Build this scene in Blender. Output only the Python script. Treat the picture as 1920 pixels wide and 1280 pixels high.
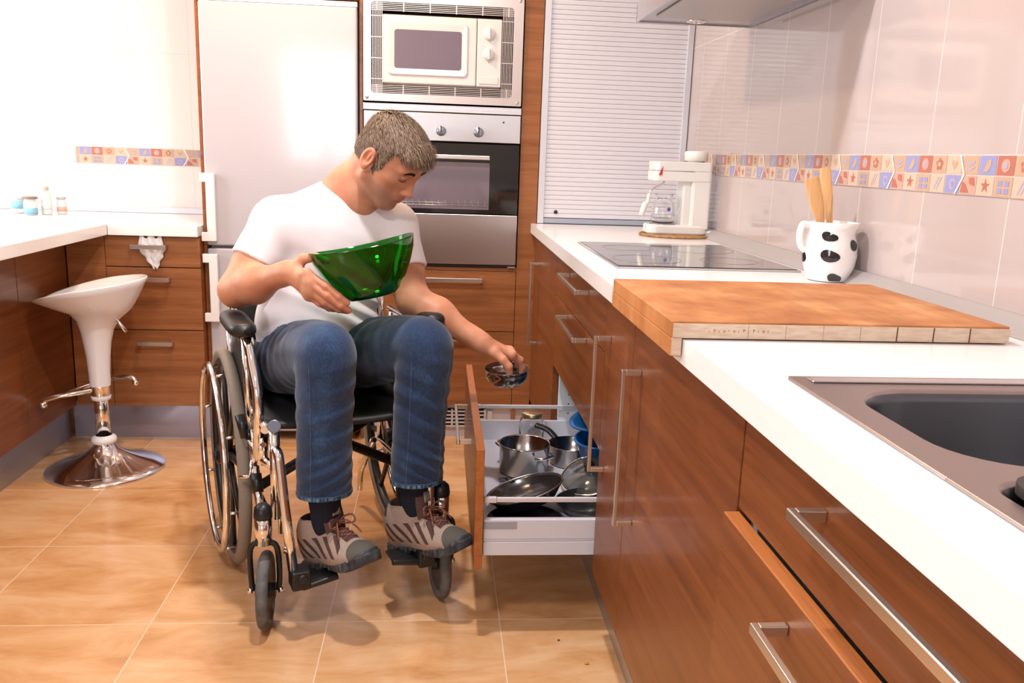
import bpy, bmesh, math, random
import numpy as np
from mathutils import Vector, Matrix
for o in list(bpy.data.objects): bpy.data.objects.remove(o)
SC = bpy.context.scene
COL = SC.collection
R = math.radians
# ---------------------------------------------------------------- camera
CAM = np.array([-0.3638, 0.0, 1.1566]); FPX = 1600.0
_y, _p, _r = -0.0898, 0.2133, 0.0349
FW = np.array([-math.sin(_y)*math.cos(_p), math.cos(_y)*math.cos(_p), -math.sin(_p)])
_rt = np.cross(FW, [0, 0, 1]); _rt /= np.linalg.norm(_rt); _up = np.cross(_rt, FW)
CR = math.cos(_r)*_rt + math.sin(_r)*_up; CU = -math.sin(_r)*_rt + math.cos(_r)*_up
cd = bpy.data.cameras.new('camera'); cam = bpy.data.objects.new('camera', cd); COL.objects.link(cam)
cd.sensor_width = 36; cd.lens = 36*FPX/1920; cd.clip_start = 0.05; cd.clip_end = 60
M = Matrix([[CR[0], CU[0], -FW[0], CAM[0]], [CR[1], CU[1], -FW[1], CAM[1]], [CR[2], CU[2], -FW[2], CAM[2]], [0, 0, 0, 1]])
cam.matrix_world = M
SC.camera = cam
# ---------------------------------------------------------------- light
SC.view_settings.view_transform = 'Standard'; SC.view_settings.look = 'None'
SC.view_settings.gamma = 1; SC.view_settings.use_curve_mapping = False
SC.view_settings.exposure = -0.08
w = bpy.data.worlds.new('world'); SC.world = w; w.use_nodes = True
w.node_tree.nodes['Background'].inputs[0].default_value = (.75, .85, 1, 1)
w.node_tree.nodes['Background'].inputs[1].default_value = 0.6
def area(name, loc, to, sx, sy, energy, color):
    l = bpy.data.lights.new(name, 'AREA'); l.shape = 'RECTANGLE'; l.size = sx; l.size_y = sy
    l.energy = energy; l.color = color
    o = bpy.data.objects.new(name, l); COL.objects.link(o); o.location = loc
    o.rotation_euler = (Vector(to)-Vector(loc)).to_track_quat('-Z', 'Y').to_euler(); return o
area('daylight_back_window', (-1.67, -1.93, 1.55), (-1.67, 3.0, 1.2), .32, 1.0, 14, (.93, .95, 1.0))
area('daylight_back_window', (-1.29, -1.93, 1.55), (-1.29, 3.0, 1.2), .28, 1.0, 12, (.93, .95, 1.0))
area('daylight_side_window', (-3.12, 2.7, 1.55), (-1.5, 2.9, 0.9), 1.7, 1.3, 55, (1.0, .97, .95))

# ---------------------------------------------------------------- helpers
def prop(o, label=None, cat=None, group=None, kind=None):
    if label: o['label'] = label
    if cat: o['category'] = cat
    if group: o['group'] = group
    if kind: o['kind'] = kind
    return o
ORG = {}
def thing(name, label, cat, loc=(0, 0, 0), group=None):
    o = bpy.data.objects.new(name, None); o.empty_display_size = .1; COL.objects.link(o)
    o.location = loc; ORG[o.name] = Vector(loc)
    return prop(o, label, cat, group)
def unit(v):
    v = np.array(v, float); return v/np.linalg.norm(v)
def smooth_path(pts, n=8, closed=False):
    P = [np.array(p, float) for p in pts]; out = []; m = len(P)
    rng = range(m) if closed else range(m-1)
    for i in rng:
        if closed: a, b, c, d = P[(i-1) % m], P[i], P[(i+1) % m], P[(i+2) % m]
        else: a, b, c, d = P[max(i-1, 0)], P[i], P[i+1], P[min(i+2, m-1)]
        for k in range(n):
            t = k/n
            out.append(.5*((2*b)+(-a+c)*t+(2*a-5*b+4*c-d)*t*t+(-a+3*b-3*c+d)*t**3))
    if not closed: out.append(P[-1])
    return out
def round_path(pts, r=.03, n=5):
    P = [np.array(p, float) for p in pts]; out = [P[0]]
    for i in range(1, len(P)-1):
        a, b, c = P[i-1], P[i], P[i+1]
        la, lc = np.linalg.norm(a-b), np.linalg.norm(c-b); q = min(r, la*.49, lc*.49)
        s, e = b+(a-b)/la*q, b+(c-b)/lc*q
        for k in range(n+1):
            t = k/n; out.append((1-t)**2*s+2*t*(1-t)*b+t*t*e)
    out.append(P[-1]); return out
class MB:
    def __init__(s): s.v = []; s.f = []; s.m = []; s.sm = []; s.mi = 0
    def add(s, vs, fs, smooth=False):
        b = len(s.v); s.v += [tuple(map(float, p)) for p in vs]
        for f in fs: s.f.append(tuple(i+b for i in f)); s.m.append(s.mi); s.sm.append(smooth)
        return s
    def box(s, x0, x1, y0, y1, z0, z1):
        if x0 > x1: x0, x1 = x1, x0
        if y0 > y1: y0, y1 = y1, y0
        if z0 > z1: z0, z1 = z1, z0
        vs = [(x, y, z) for x in (x0, x1) for y in (y0, y1) for z in (z0, z1)]
        return s.add(vs, [(0, 1, 3, 2), (4, 6, 7, 5), (0, 4, 5, 1), (2, 3, 7, 6), (0, 2, 6, 4), (1, 5, 7, 3)])
    def obox(s, c, ax, ay, az, hx, hy, hz):
        c, ax, ay, az = map(lambda q: np.array(q, float), (c, ax, ay, az))
        vs = [c+ax*hx*i+ay*hy*j+az*hz*k for i in (-1, 1) for j in (-1, 1) for k in (-1, 1)]
        return s.add(vs, [(0, 1, 3, 2), (4, 6, 7, 5), (0, 4, 5, 1), (2, 3, 7, 6), (0, 2, 6, 4), (1, 5, 7, 3)])
    def tube(s, pts, r, seg=12, closed=False, cap=True, sx=1.0, up=None):
        P = [np.array(p, float) for p in pts]; n = len(P)
        rr = r if hasattr(r, '__len__') else [r]*n
        T = []
        for i in range(n):
            a = P[(i-1) % n] if closed or i > 0 else P[i]; b = P[(i+1) % n] if closed or i < n-1 else P[i]
            d = b-a; L = np.linalg.norm(d); T.append(d/L if L > 1e-9 else (T[-1] if T else np.array([0, 0, 1.])))
        u = np.array(up, float) if up is not None else (np.array([0, 0, 1.]) if abs(T[0][2]) < .9 else np.array([1., 0, 0]))
        vs = []
        for i in range(n):
            u = u-T[i]*(u@T[i]); u = u/np.linalg.norm(u); w_ = np.cross(T[i], u)
            for k in range(seg):
                a = 2*math.pi*(k+.5)/seg; vs.append(P[i]+(u*math.cos(a)*sx+w_*math.sin(a))*rr[i])
        fs = []
        for i in range(n if closed else n-1):
            j = (i+1) % n
            for k in range(seg):
                l = (k+1) % seg; fs.append((i*seg+k, i*seg+l, j*seg+l, j*seg+k))
        s.add(vs, fs, seg > 5)
        if cap and not closed:
            b = len(s.v)-len(vs)
            s.f.append(tuple(b+k for k in reversed(range(seg)))); s.m.append(s.mi); s.sm.append(False)
            s.f.append(tuple(b+(n-1)*seg+k for k in range(seg))); s.m.append(s.mi); s.sm.append(False)
        return s
    def cyl(s, a, b, r, r2=None, seg=24): return s.tube([a, b], [r, r if r2 is None else r2], seg)
    def lathe(s, prof, c=(0, 0, 0), axis=(0, 0, 1), seg=40, xd=None, sx=1, sy=1):
        c = np.array(c, float); z = unit(axis)
        x = unit(xd) if xd is not None else unit(np.cross(z, [0, 1, 0]) if abs(z[1]) < .9 else np.cross(z, [1, 0, 0]))
        y = np.cross(z, x); vs = []; fs = []
        for (r, h) in prof:
            for k in range(seg):
                a = 2*math.pi*k/seg; vs.append(c+z*h+(x*math.cos(a)*sx+y*math.sin(a)*sy)*max(r, 1e-5))
        for i in range(len(prof)-1):
            for k in range(seg):
                l = (k+1) % seg; fs.append((i*seg+k, i*seg+l, (i+1)*seg+l, (i+1)*seg+k))
        return s.add(vs, fs, True)
    def poly(s, pts): return s.add(pts, [tuple(range(len(pts)))])
    def prism(s, pts, d, smooth=False):
        d = np.array(d, float); n = len(pts); A = [np.array(p, float) for p in pts]; B = [p+d for p in A]
        return s.add(A+B, [tuple(reversed(range(n))), tuple(range(n, 2*n))]+[(i, (i+1) % n, (i+1) % n+n, i+n) for i in range(n)], False)
    def grid(s, P, smooth=True, closeu=False):
        nu, nv = len(P), len(P[0]); vs = [p for row in P for p in row]; fs = []
        for i in range(nu if closeu else nu-1):
            for j in range(nv-1):
                i2 = (i+1) % nu; fs.append((i*nv+j, i2*nv+j, i2*nv+j+1, i*nv+j+1))
        return s.add(vs, fs, smooth)
    def ell(s, c, rx, ry, rz, ax=None, n=12):
        c = np.array(c, float); A = [np.array(a, float) for a in (ax or ((1, 0, 0), (0, 1, 0), (0, 0, 1)))]
        rows = []
        for i in range(2*n):
            t = 2*math.pi*i/(2*n); row = []
            for j in range(n+1):
                p = math.pi*j/n; q = max(math.sin(p), 1e-4)
                row.append(c+A[0]*rx*q*math.cos(t)+A[1]*ry*q*math.sin(t)-A[2]*rz*math.cos(p))
            rows.append(row)
        return s.grid(rows, True, True)
    def build(s, name, mats, parent=None, bevel=0, seg=2, smooth=None, flip=False):
        if not isinstance(mats, (list, tuple)): mats = [mats]
        V = np.array(s.v)
        if parent is not None: org = ORG[parent.name]
        else:
            lo, hi = V.min(0), V.max(0); org = Vector(((lo[0]+hi[0])/2, (lo[1]+hi[1])/2, lo[2]))
        me = bpy.data.meshes.new(name)
        me.from_pydata([tuple(p) for p in (V-np.array(org))], [], s.f)
        for m_ in mats: me.materials.append(m_)
        me.polygons.foreach_set('material_index', s.m)
        me.polygons.foreach_set('use_smooth', s.sm if smooth is None else [smooth]*len(s.f))
        bm = bmesh.new(); bm.from_mesh(me)
        bmesh.ops.recalc_face_normals(bm, faces=bm.faces); bm.to_mesh(me); bm.free()
        me.update()
        o = bpy.data.objects.new(name, me); COL.objects.link(o)
        if parent is not None:
            o.parent = parent; ORG[o.name] = org
        else: o.location = org; ORG[o.name] = org
        if bevel:
            b = o.modifiers.new('bevel', 'BEVEL'); b.width = bevel; b.segments = seg; b.limit_method = 'ANGLE'; b.angle_limit = R(40)
            b.harden_normals = False
        return o
def bx(*a): return MB().box(*a)
# ---------------------------------------------------------------- materials
def mat(name, color, rough=.5, metal=0, coat=0, spec=.5, trans=0, ior=1.45, emit=None, estr=0, sheen=0, sss=0, aniso=0):
    m = bpy.data.materials.new(name); m.use_nodes = True; b = m.node_tree.nodes['Principled BSDF']
    b.inputs['Base Color'].default_value = (*color, 1); b.inputs['Roughness'].default_value = rough
    b.inputs['Metallic'].default_value = metal; b.inputs['Coat Weight'].default_value = coat
    b.inputs['Coat Roughness'].default_value = .08
    b.inputs['Specular IOR Level'].default_value = spec; b.inputs['Transmission Weight'].default_value = trans
    b.inputs['IOR'].default_value = ior; b.inputs['Sheen Weight'].default_value = sheen
    b.inputs['Subsurface Weight'].default_value = sss
    if sss: b.inputs['Subsurface Radius'].default_value = (1, .35, .2); b.inputs['Subsurface Scale'].default_value = .008
    b.inputs['Anisotropic'].default_value = aniso
    if emit: b.inputs['Emission Color'].default_value = (*emit, 1); b.inputs['Emission Strength'].default_value = estr
    return m
def N(m, t, **kw):
    n = m.node_tree.nodes.new(t)
    for k, v in kw.items():
        if k in n.inputs: n.inputs[k].default_value = v
        else: setattr(n, k, v)
    return n
def lk(m, a, ao, b, bi): m.node_tree.links.new(a.outputs[ao], b.inputs[bi])
def coords(m, scale=(1, 1, 1), rot=(0, 0, 0), loc=(0, 0, 0), kind='Object'):
    tc = N(m, 'ShaderNodeTexCoord'); mp = N(m, 'ShaderNodeMapping')
    mp.inputs['Scale'].default_value = scale; mp.inputs['Rotation'].default_value = rot; mp.inputs['Location'].default_value = loc
    lk(m, tc, kind, mp, 'Vector'); return mp
def ramp(m, stops):
    r = N(m, 'ShaderNodeValToRGB'); e = r.color_ramp.elements
    while len(e) < len(stops): e.new(.5)
    for i, (p, c) in enumerate(stops): e[i].position = p; e[i].color = (*c, 1) if len(c) == 3 else c
    return r
def tex_noise(m, stops, scale=(1, 1, 1), ns=5, detail=4, rough=.5, dist=0, bump=0, bdist=.002, rot=(0, 0, 0)):
    b = m.node_tree.nodes['Principled BSDF']; mp = coords(m, scale, rot)
    n = N(m, 'ShaderNodeTexNoise', Scale=ns, Detail=detail, Roughness=rough, Distortion=dist); lk(m, mp, 'Vector', n, 'Vector')
    if stops: r = ramp(m, stops); lk(m, n, 'Fac', r, 'Fac'); lk(m, r, 'Color', b, 'Base Color')
    if bump: bp = N(m, 'ShaderNodeBump', Strength=bump, Distance=bdist); lk(m, n, 'Fac', bp, 'Height'); lk(m, bp, 'Normal', b, 'Normal')
    return m
def wood(name, c1, c2, c3, axis=0, rough=.32, coat=.15):
    m = mat(name, c2, rough, coat=coat); b = m.node_tree.nodes['Principled BSDF']
    sc = [26, 26, 26]; sc[axis] = 1.1
    mp = coords(m, tuple(sc)); n = N(m, 'ShaderNodeTexNoise', Scale=1.6, Detail=6, Roughness=.62, Distortion=.25); lk(m, mp, 'Vector', n, 'Vector')
    sc2 = [190, 190, 190]; sc2[axis] = 9
    mp2 = coords(m, tuple(sc2)); n2 = N(m, 'ShaderNodeTexNoise', Scale=1.5, Detail=2); lk(m, mp2, 'Vector', n2, 'Vector')
    r = ramp(m, [(.25, c1), (.5, c2), (.75, c3)]); lk(m, n, 'Fac', r, 'Fac')
    r2 = ramp(m, [(.3, (.72, .68, .66)), (.5, (1, 1, 1))]); lk(m, n2, 'Fac', r2, 'Fac')
    mx = N(m, 'ShaderNodeMix', data_type='RGBA', blend_type='MULTIPLY'); mx.inputs[0].default_value = .6
    lk(m, r, 'Color', mx, 6); lk(m, r2, 'Color', mx, 7); lk(m, mx, 2, b, 'Base Color')
    bp = N(m, 'ShaderNodeBump', Strength=.12, Distance=.001); lk(m, n2, 'Fac', bp, 'Height'); lk(m, bp, 'Normal', b, 'Normal')
    return m
WX = wood('brown_wood_veneer_x', (.20, .068, .021), (.30, .112, .038), (.37, .150, .058), 0)
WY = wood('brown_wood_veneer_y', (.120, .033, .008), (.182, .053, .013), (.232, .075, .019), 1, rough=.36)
WZ = wood('brown_wood_veneer_z', (.20, .055, .014), (.28, .085, .022), (.34, .115, .032), 0)
WE = wood('orange_edge_band', (.28, .078, .018), (.36, .115, .028), (.42, .15, .042), 1)
WHITE = mat('white_laminate', (.80, .80, .80), .45)
WHITEG = mat('white_gloss', (.86, .86, .87), .12, coat=.4)
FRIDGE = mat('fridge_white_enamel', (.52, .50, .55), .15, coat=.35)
QUARTZ = tex_noise(mat('white_quartz', (.86, .85, .85), .22, coat=.2), [(.3, (.84, .835, .84)), (.7, (.87, .865, .87))], ns=300, detail=2)
CHROME = mat('chrome', (.86, .86, .87), .07, 1)
SATIN = mat('satin_nickel', (.66, .64, .62), .28, 1)
ALU = mat('matt_aluminium', (.50, .51, .56), .38, .85)
ALUL = mat('light_aluminium', (.66, .67, .73), .40, .35)
STEEL = mat('brushed_steel', (.62, .60, .61), .34, 1, aniso=.8)
_tn = N(STEEL, 'ShaderNodeTangent', direction_type='RADIAL', axis='Z'); lk(STEEL, _tn, 'Tangent', STEEL.node_tree.nodes['Principled BSDF'], 'Tangent')
SINKM = mat('sink_steel', (.40, .34, .33), .34, 1); BASIN = mat('basin_steel_darkened', (.16, .17, .19), .30, 1)  # basin colour darkened to stand in for the dark surroundings it would reflect
BLACK = mat('black_plastic', (.012, .012, .013), .35)
BLACKM = mat('matt_black', (.01, .01, .01), .7)
BLACKG = mat('black_glass', (.006, .006, .008), .04, coat=.6)
VINYL = tex_noise(mat('black_vinyl', (.015, .014, .014), .42), None, ns=260, detail=2, bump=.25, bdist=.001)
DARK = mat('dark_gap', (.01, .008, .007), .9)
GLASS = mat('clear_glass', (.97, .98, .98), .02, trans=1, ior=1.45)
PLW = mat('cream_white_plastic', (.78, .765, .73), .22, coat=.3)
IVORY = mat('ivory_microwave', (.74, .70, .68), .25, coat=.3)
GROUT = mat('grout', (.62, .53, .46), .7)
def c3(r, g, b):
    f = lambda c: (c/255/12.92 if c/255 <= .04045 else ((c/255+.055)/1.055)**2.4)
    return (f(r), f(g), f(b))
# ================================================================ ROOM
XW, YB, YW, XL, YF, ZC = .609, 3.395, 3.93, -3.2, -2.0, 2.5
def struct(o): o['kind'] = 'structure'; return o
# floor tiles: brick texture in object space, tile 0.4316 m, half-way joints as in the photo
fm = mat('glazed_floor_tile', (.6, .4, .22), .2, coat=.25)
b = fm.node_tree.nodes['Principled BSDF']
FO = (-1.0572, 1.9741); TS = .4316
mp = coords(fm, (1, 1, 1), loc=(-FO[0]+10*TS, -FO[1]+10*TS, 0))
br = N(fm, 'ShaderNodeTexBrick', offset=0.0, squash=1.0); lk(fm, mp, 'Vector', br, 'Vector')
br.inputs['Scale'].default_value = 1; br.inputs['Brick Width'].default_value = TS; br.inputs['Row Height'].default_value = TS
br.inputs['Mortar Size'].default_value = .0013; br.inputs['Mortar Smooth'].default_value = .1; br.inputs['Bias'].default_value = 0
br.inputs['Color1'].default_value = (0, 0, 0, 1); br.inputs['Color2'].default_value = (1, 1, 1, 1); br.inputs['Mortar'].default_value = (.5, .5, .5, 1)
mp2 = coords(fm, (1.3, 3.2, 1)); n1 = N(fm, 'ShaderNodeTexNoise', Scale=2.6, Detail=8, Roughness=.62, Distortion=.5); lk(fm, mp2, 'Vector', n1, 'Vector')
ad = N(fm, 'ShaderNodeVectorMath', operation='MULTIPLY_ADD'); lk(fm, br, 'Color', ad, 0); ad.inputs[1].default_value = (3.1, 1.7, 0); lk(fm, mp2, 'Vector', ad, 2); lk(fm, ad, 0, n1, 'Vector')
rc = ramp(fm, [(.30, (.50, .24, .095)), (.45, (.63, .34, .15)), (.58, (.70, .42, .22)), (.75, (.74, .50, .30))]); lk(fm, n1, 'Fac', rc, 'Fac')
mx = N(fm, 'ShaderNodeMix', data_type='RGBA'); lk(fm, br, 'Fac', mx, 0); lk(fm, rc, 'Color', mx, 6); mx.inputs[7].default_value = (.82, .62, .45, 1)
lk(fm, mx, 2, b, 'Base Color')
n3 = N(fm, 'ShaderNodeTexNoise', Scale=9, Detail=3); r3 = ramp(fm, [(.3, (.17, .17, .17)), (.7, (.26, .26, .26))]); lk(fm, n3, 'Fac', r3, 'Fac'); lk(fm, r3, 'Color', b, 'Roughness')
o = bx(XL, XW, YF, 4.1, -.05, 0).build('floor', fm); struct(o)
o.data.transform(Matrix.Translation(o.location)); o.location = (0, 0, 0)
# wall tiles
def tile_mat(name, col, w, h, oy, oz, ax, grout):
    m = mat(name, col, .07, coat=.35); b = m.node_tree.nodes['Principled BSDF']
    tc = N(m, 'ShaderNodeTexCoord'); sp = N(m, 'ShaderNodeSeparateXYZ'); lk(m, tc, 'Object', sp, 'Vector'); cb = N(m, 'ShaderNodeCombineXYZ')
    lk(m, sp, ax, cb, 'X'); lk(m, sp, 'Z', cb, 'Y'); mp = N(m, 'ShaderNodeMapping'); lk(m, cb, 'Vector', mp, 'Vector')
    mp.inputs['Location'].default_value = (-oy+20*w, -oz+20*h, 0)
    br = N(m, 'ShaderNodeTexBrick', offset=0.0, squash=1.0); lk(m, mp, 'Vector', br, 'Vector')
    br.inputs['Scale'].default_value = 1; br.inputs['Brick Width'].default_value = w; br.inputs['Row Height'].default_value = h
    br.inputs['Mortar Size'].default_value = .0011; br.inputs['Mortar Smooth'].default_value = .3
    mx = N(m, 'ShaderNodeMix', data_type='RGBA'); lk(m, br, 'Fac', mx, 0); mx.inputs[6].default_value = (*col, 1); mx.inputs[7].default_value = (*grout, 1)
    lk(m, mx, 2, b, 'Base Color')
    n = N(m, 'ShaderNodeTexNoise', Scale=7, Detail=1); lk(m, tc, 'Object', n, 'Vector')
    bp = N(m, 'ShaderNodeBump', Strength=.08, Distance=.004); lk(m, n, 'Fac', bp, 'Height')
    bp2 = N(m, 'ShaderNodeBump', Strength=.5, Distance=.0012, invert=True); lk(m, br, 'Fac', bp2, 'Height'); lk(m, bp, 'Normal', bp2, 'Normal'); lk(m, bp2, 'Normal', b, 'Normal')
    return m
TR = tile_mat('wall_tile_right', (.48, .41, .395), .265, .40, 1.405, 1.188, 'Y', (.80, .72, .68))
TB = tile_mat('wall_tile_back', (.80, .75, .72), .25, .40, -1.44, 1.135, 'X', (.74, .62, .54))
PAINT = mat('warm_white_paint', (.84, .80, .74), .6)
def at0(o): o.data.transform(Matrix.Translation(o.location)); o.location = (0, 0, 0); return o
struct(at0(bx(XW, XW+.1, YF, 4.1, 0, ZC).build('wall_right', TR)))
mbw = MB(); mbw.box(-1.935, XW, YW, 4.03, 0, ZC); mbw.mi = 1; mbw.box(XL, -1.935, YW, 4.03, 0, ZC)
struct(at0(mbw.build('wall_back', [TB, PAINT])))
# left wall with a window opening (y 1.8..3.6, z .95..2.2)
mbw = MB(); mbw.box(XL-.1, XL, YF, 1.8, 0, ZC); mbw.box(XL-.1, XL, 3.6, 4.1, 0, ZC); mbw.box(XL-.1, XL, 1.8, 3.6, 0, .93); mbw.box(XL-.1, XL, 1.8, 3.6, 2.25, ZC)
struct(at0(mbw.build('wall_left', PAINT)))
mbw = MB(); mbw.box(XL, -1.9, YF-.1, YF, 0, ZC); mbw.box(-1.08, XW, YF-.1, YF, 0, ZC); mbw.box(-1.9, -1.08, YF-.1, YF, 0, .88); mbw.box(-1.9, -1.08, YF-.1, YF, 2.22, ZC)
struct(at0(mbw.build('wall_front', PAINT)))
struct(at0(bx(XL, XW, YF, 4.1, ZC, ZC+.08).build('ceiling', mat('ceiling_white', (.86, .84, .80), .7))))
wf = MB(); wf.box(-1.9, -1.08, YF-.08, YF-.02, .88, .94); wf.box(-1.9, -1.08, YF-.08, YF-.02, 2.16, 2.22)
for x in (-1.9, -1.51, -1.14): wf.box(x, x+.06, YF-.08, YF-.02, .88, 2.22)
wo = struct(wf.build('window_1', WHITE))
prop(bx(-1.84, -1.14, YF-.055, YF-.05, .94, 2.16).build('pane', GLASS, wo))
wf = MB(); wf.box(XL-.08, XL-.02, 1.8, 3.6, .93, .99); wf.box(XL-.08, XL-.02, 1.8, 3.6, 2.19, 2.25)
for y in (1.8, 2.67, 3.54): wf.box(XL-.08, XL-.02, y, y+.06, .93, 2.25)
wo = struct(wf.build('window_2', WHITE))
bx(XL-.055, XL-.05, 1.86, 3.54, .99, 2.19).build('pane', GLASS, wo)
# mosaic borders (flat relief squares with simple motifs)
MOS = [mat('mosaic_grout', (.62, .50, .46), .3), mat('mosaic_cream', (.58, .45, .35), .25), mat('mosaic_terracotta', (.44, .16, .115), .25),
       mat('mosaic_blue', (.28, .30, .52), .25), mat('mosaic_sand', (.50, .35, .24), .25), mat('mosaic_lilac', (.42, .36, .50), .25), mat('mosaic_pink', (.54, .34, .27), .25), mat('mosaic_white', (.85, .78, .74), .25)]
def mosaic(name, O3, u, n, z0, z1, u_start, u_end, phase):
    mb = MB(); O3 = np.array(O3, float); u = np.array(u, float); n = np.array(n, float); Z = np.array([0, 0, 1.])
    def P(a, z, d): return O3+u*a+n*d+Z*z
    def quad(a0, a1, q0, q1, d, mi):
        mb.mi = mi; mb.add([P(a0, q0, d), P(a1, q0, d), P(a1, q1, d), P(a0, q1, d)], [(0, 1, 2, 3)])
    def fan(ca, cz, pts, d, mi):
        mb.mi = mi; mb.add([P(ca+x, cz+z, d) for x, z in pts], [tuple(range(len(pts)))])
    A, B = u_start, u_end
    mb.mi = 0; p = [P(A, z0, 0), P(B, z0, 0), P(B, z1, 0), P(A, z1, 0)]; mb.prism(p, n*.002)
    H = (z1-z0); s = .05; g = .0013; hh = H/2
    k0 = int(math.floor((A-phase)/s)); k = k0
    while phase+k*s < B-1e-6:
        a0 = max(phase+k*s+g, A); a1 = min(phase+(k+1)*s-g, B)
        if a1-a0 > .006:
            q = k % 5; full = a1-a0 > .04; ca = (a0+a1)/2
            for row in (0, 1):
                zz0 = z0+row*hh+g; zz1 = z0+(row+1)*hh-g; cz = (zz0+zz1)/2
                base = ([6, 1, 4, 1, 3] if row == 0 else [4, 3, 2, 4, 1])[q]
                quad(a0, a1, zz0, zz1, .0026, base)
                if not full: continue
                d = .003; rr = hh*.30
                if row == 0:
                    if q == 0:
                        fan(ca, cz, [(-.022, -.014), (.004, -.014), (-.008, .002), (-.02, .006)], d, 2); fan(ca, cz, [(.002, .002), (.02, -.002), (.016, .014), (.0, .013)], d, 2)
                    if q == 1:
                        for j in range(5):
                            t = math.pi/2+j*2*math.pi/5; fan(ca, cz, [(math.cos(t)*rr*1.3, math.sin(t)*rr*1.3), (math.cos(t+.6)*rr*.5, math.sin(t+.6)*rr*.5), (0, 0), (math.cos(t-.6)*rr*.5, math.sin(t-.6)*rr*.5)], d, 2)
                    if q == 2:
                        for ex, ez in ((-.009, .006), (.009, .006), (-.009, -.007), (.009, -.007)): fan(ca+ex, cz+ez, [(-.006, -.005), (.006, -.005), (.006, .004), (-.006, .004)], d, 3)
                    if q == 3:
                        for ex in (-.004, .005): fan(ca+ex, cz, [(-.008, -.012), (-.005, -.012), (.009, .012), (.005, .012)], d, 5)
                    if q == 4:
                        fan(ca, cz, [(math.cos(j*.7)*.011, math.sin(j*.7)*.011) for j in range(9)], d, 5); fan(ca, cz, [(math.cos(j*.7)*.006, math.sin(j*.7)*.006) for j in range(9)], d+.0004, 3)
                else:
                    if q == 0:
                        for ez in (-.006, .004): fan(ca, cz+ez, [(-.012, .001), (0, -.005), (.013, .001), (.012, .005), (0, 0), (-.010, .005)], d, 5)
                    if q == 1: fan(ca, cz, [(-.012, -.012), (.002, -.011), (.010, .0), (.009, .012), (-.001, .008), (-.006, -.002)], d, 4)
                    if q == 2:
                        fan(ca, cz, [(math.cos(j*.7)*.012, math.sin(j*.7)*.012) for j in range(9)], d, 6); fan(ca, cz, [(math.cos(j*.7)*.006, math.sin(j*.7)*.006) for j in range(9)], d+.0004, 5)
                    if q == 3:
                        for j in range(5):
                            t = math.pi/2+j*2*math.pi/5; fan(ca+math.cos(t)*rr*.7, cz+math.sin(t)*rr*.7, [(math.cos(i)*rr*.45, math.sin(i)*rr*.45) for i in range(6)], d, 2)
                        fan(ca, cz, [(math.cos(i)*rr*.42, math.sin(i)*rr*.42) for i in range(6)], d+.0004, 1)
                    if q == 4: fan(ca, cz, [(0, -.010), (.010, .002), (.007, .010), (0, .001), (-.007, .010), (-.010, .002)], d, 4)
            if q == 0 and full:   # pale zig-zag joint
                zz = P
                mb.mi = 7; a = a0-.002
                for (p1, p2) in (((a-.012, z0), (a+.010, z0+hh)), ((a+.010, z0+hh), (a-.008, z1))):
                    mb.add([P(p1[0]-.0025, p1[1], .0036), P(p1[0]+.0025, p1[1], .0036), P(p2[0]+.0025, p2[1], .0036), P(p2[0]-.0025, p2[1], .0036)], [(0, 1, 2, 3)])
        k += 1
    return struct(mb.build(name, MOS))
mosaic('trim_1', (XW, 0, 0), (0, -1, 0), (-1, 0, 0), 1.116, 1.188, -3.39, 1.9, -1.548)
mosaic('trim_2', (0, YW, 0), (1, 0, 0), (0, -1, 0), 1.066, 1.137, -1.935, -1.26, -1.72)
# metal upstands where worktop meets tiles
mb = MB(); mb.prism([(.556, 3.39, .9005), (.607, 3.39, .9005), (.607, 3.39, .928), (.598, 3.39, .928)], (0, -5.3, 0)); struct(mb.build('trim_3', mat('upstand_metal', (.56, .53, .52), .42, .6), bevel=.0015))
mb = MB(); mb.prism([(-2.4, 3.895, .861), (-2.4, YW-.001, .861), (-2.4, YW-.001, .886), (-2.4, 3.905, .886)], (1.14, 0, 0)); struct(mb.build('trim_4', ALUL, bevel=.0015))
# ceiling lamp, outside the frame above the man
lt = thing('ceiling_light', 'round warm ceiling light above the man, outside the frame', 'lamp', (-.95, 2.80, ZC))
bd = MB(); bd.lathe([(.0, 0), (.17, 0), (.17, -.03), (.155, -.035)], (-.95, 2.80, ZC)); bd.build('base', WHITE, lt)
bd = MB(); bd.lathe([(.155, -.03), (.14, -.065), (.09, -.09), (0, -.1)], (-.95, 2.80, ZC)); bd.build('shade', mat('lamp_glow', (1, .8, .55), .5, emit=(1, .62, .30), estr=4), lt)
pl = bpy.data.lights.new('ceiling_lamp', 'AREA'); pl.shape = 'DISK'; pl.size = .16; pl.energy = 22; pl.color = (1, .68, .42)
po = bpy.data.objects.new('ceiling_lamp', pl); COL.objects.link(po); po.location = (-.95, 2.80, ZC-.12)
# ceiling lamp near the camera
lt = thing('ceiling_light', 'round ceiling light over the sink, outside the frame', 'lamp', (-.95, .35, ZC))
bd = MB(); bd.lathe([(.0, 0), (.17, 0), (.17, -.03), (.155, -.035)], (-.95, .35, ZC)); bd.build('base', WHITE, lt)
bd = MB(); bd.lathe([(.155, -.03), (.14, -.065), (.09, -.09), (0, -.1)], (-.95, .35, ZC)); bd.build('shade', mat('lamp_glow_white', (1, .95, .9), .5, emit=(1, .93, .85), estr=4), lt)
pl = bpy.data.lights.new('ceiling_lamp', 'AREA'); pl.shape = 'DISK'; pl.size = .3; pl.energy = 26; pl.color = (1, .96, .98)
po = bpy.data.objects.new('ceiling_lamp', pl); COL.objects.link(po); po.location = (-.95, .35, ZC-.12)
lt = thing('ceiling_light', 'small round ceiling spotlight in front of the hood, outside the frame', 'lamp', (-.45, 1.72, ZC))
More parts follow.
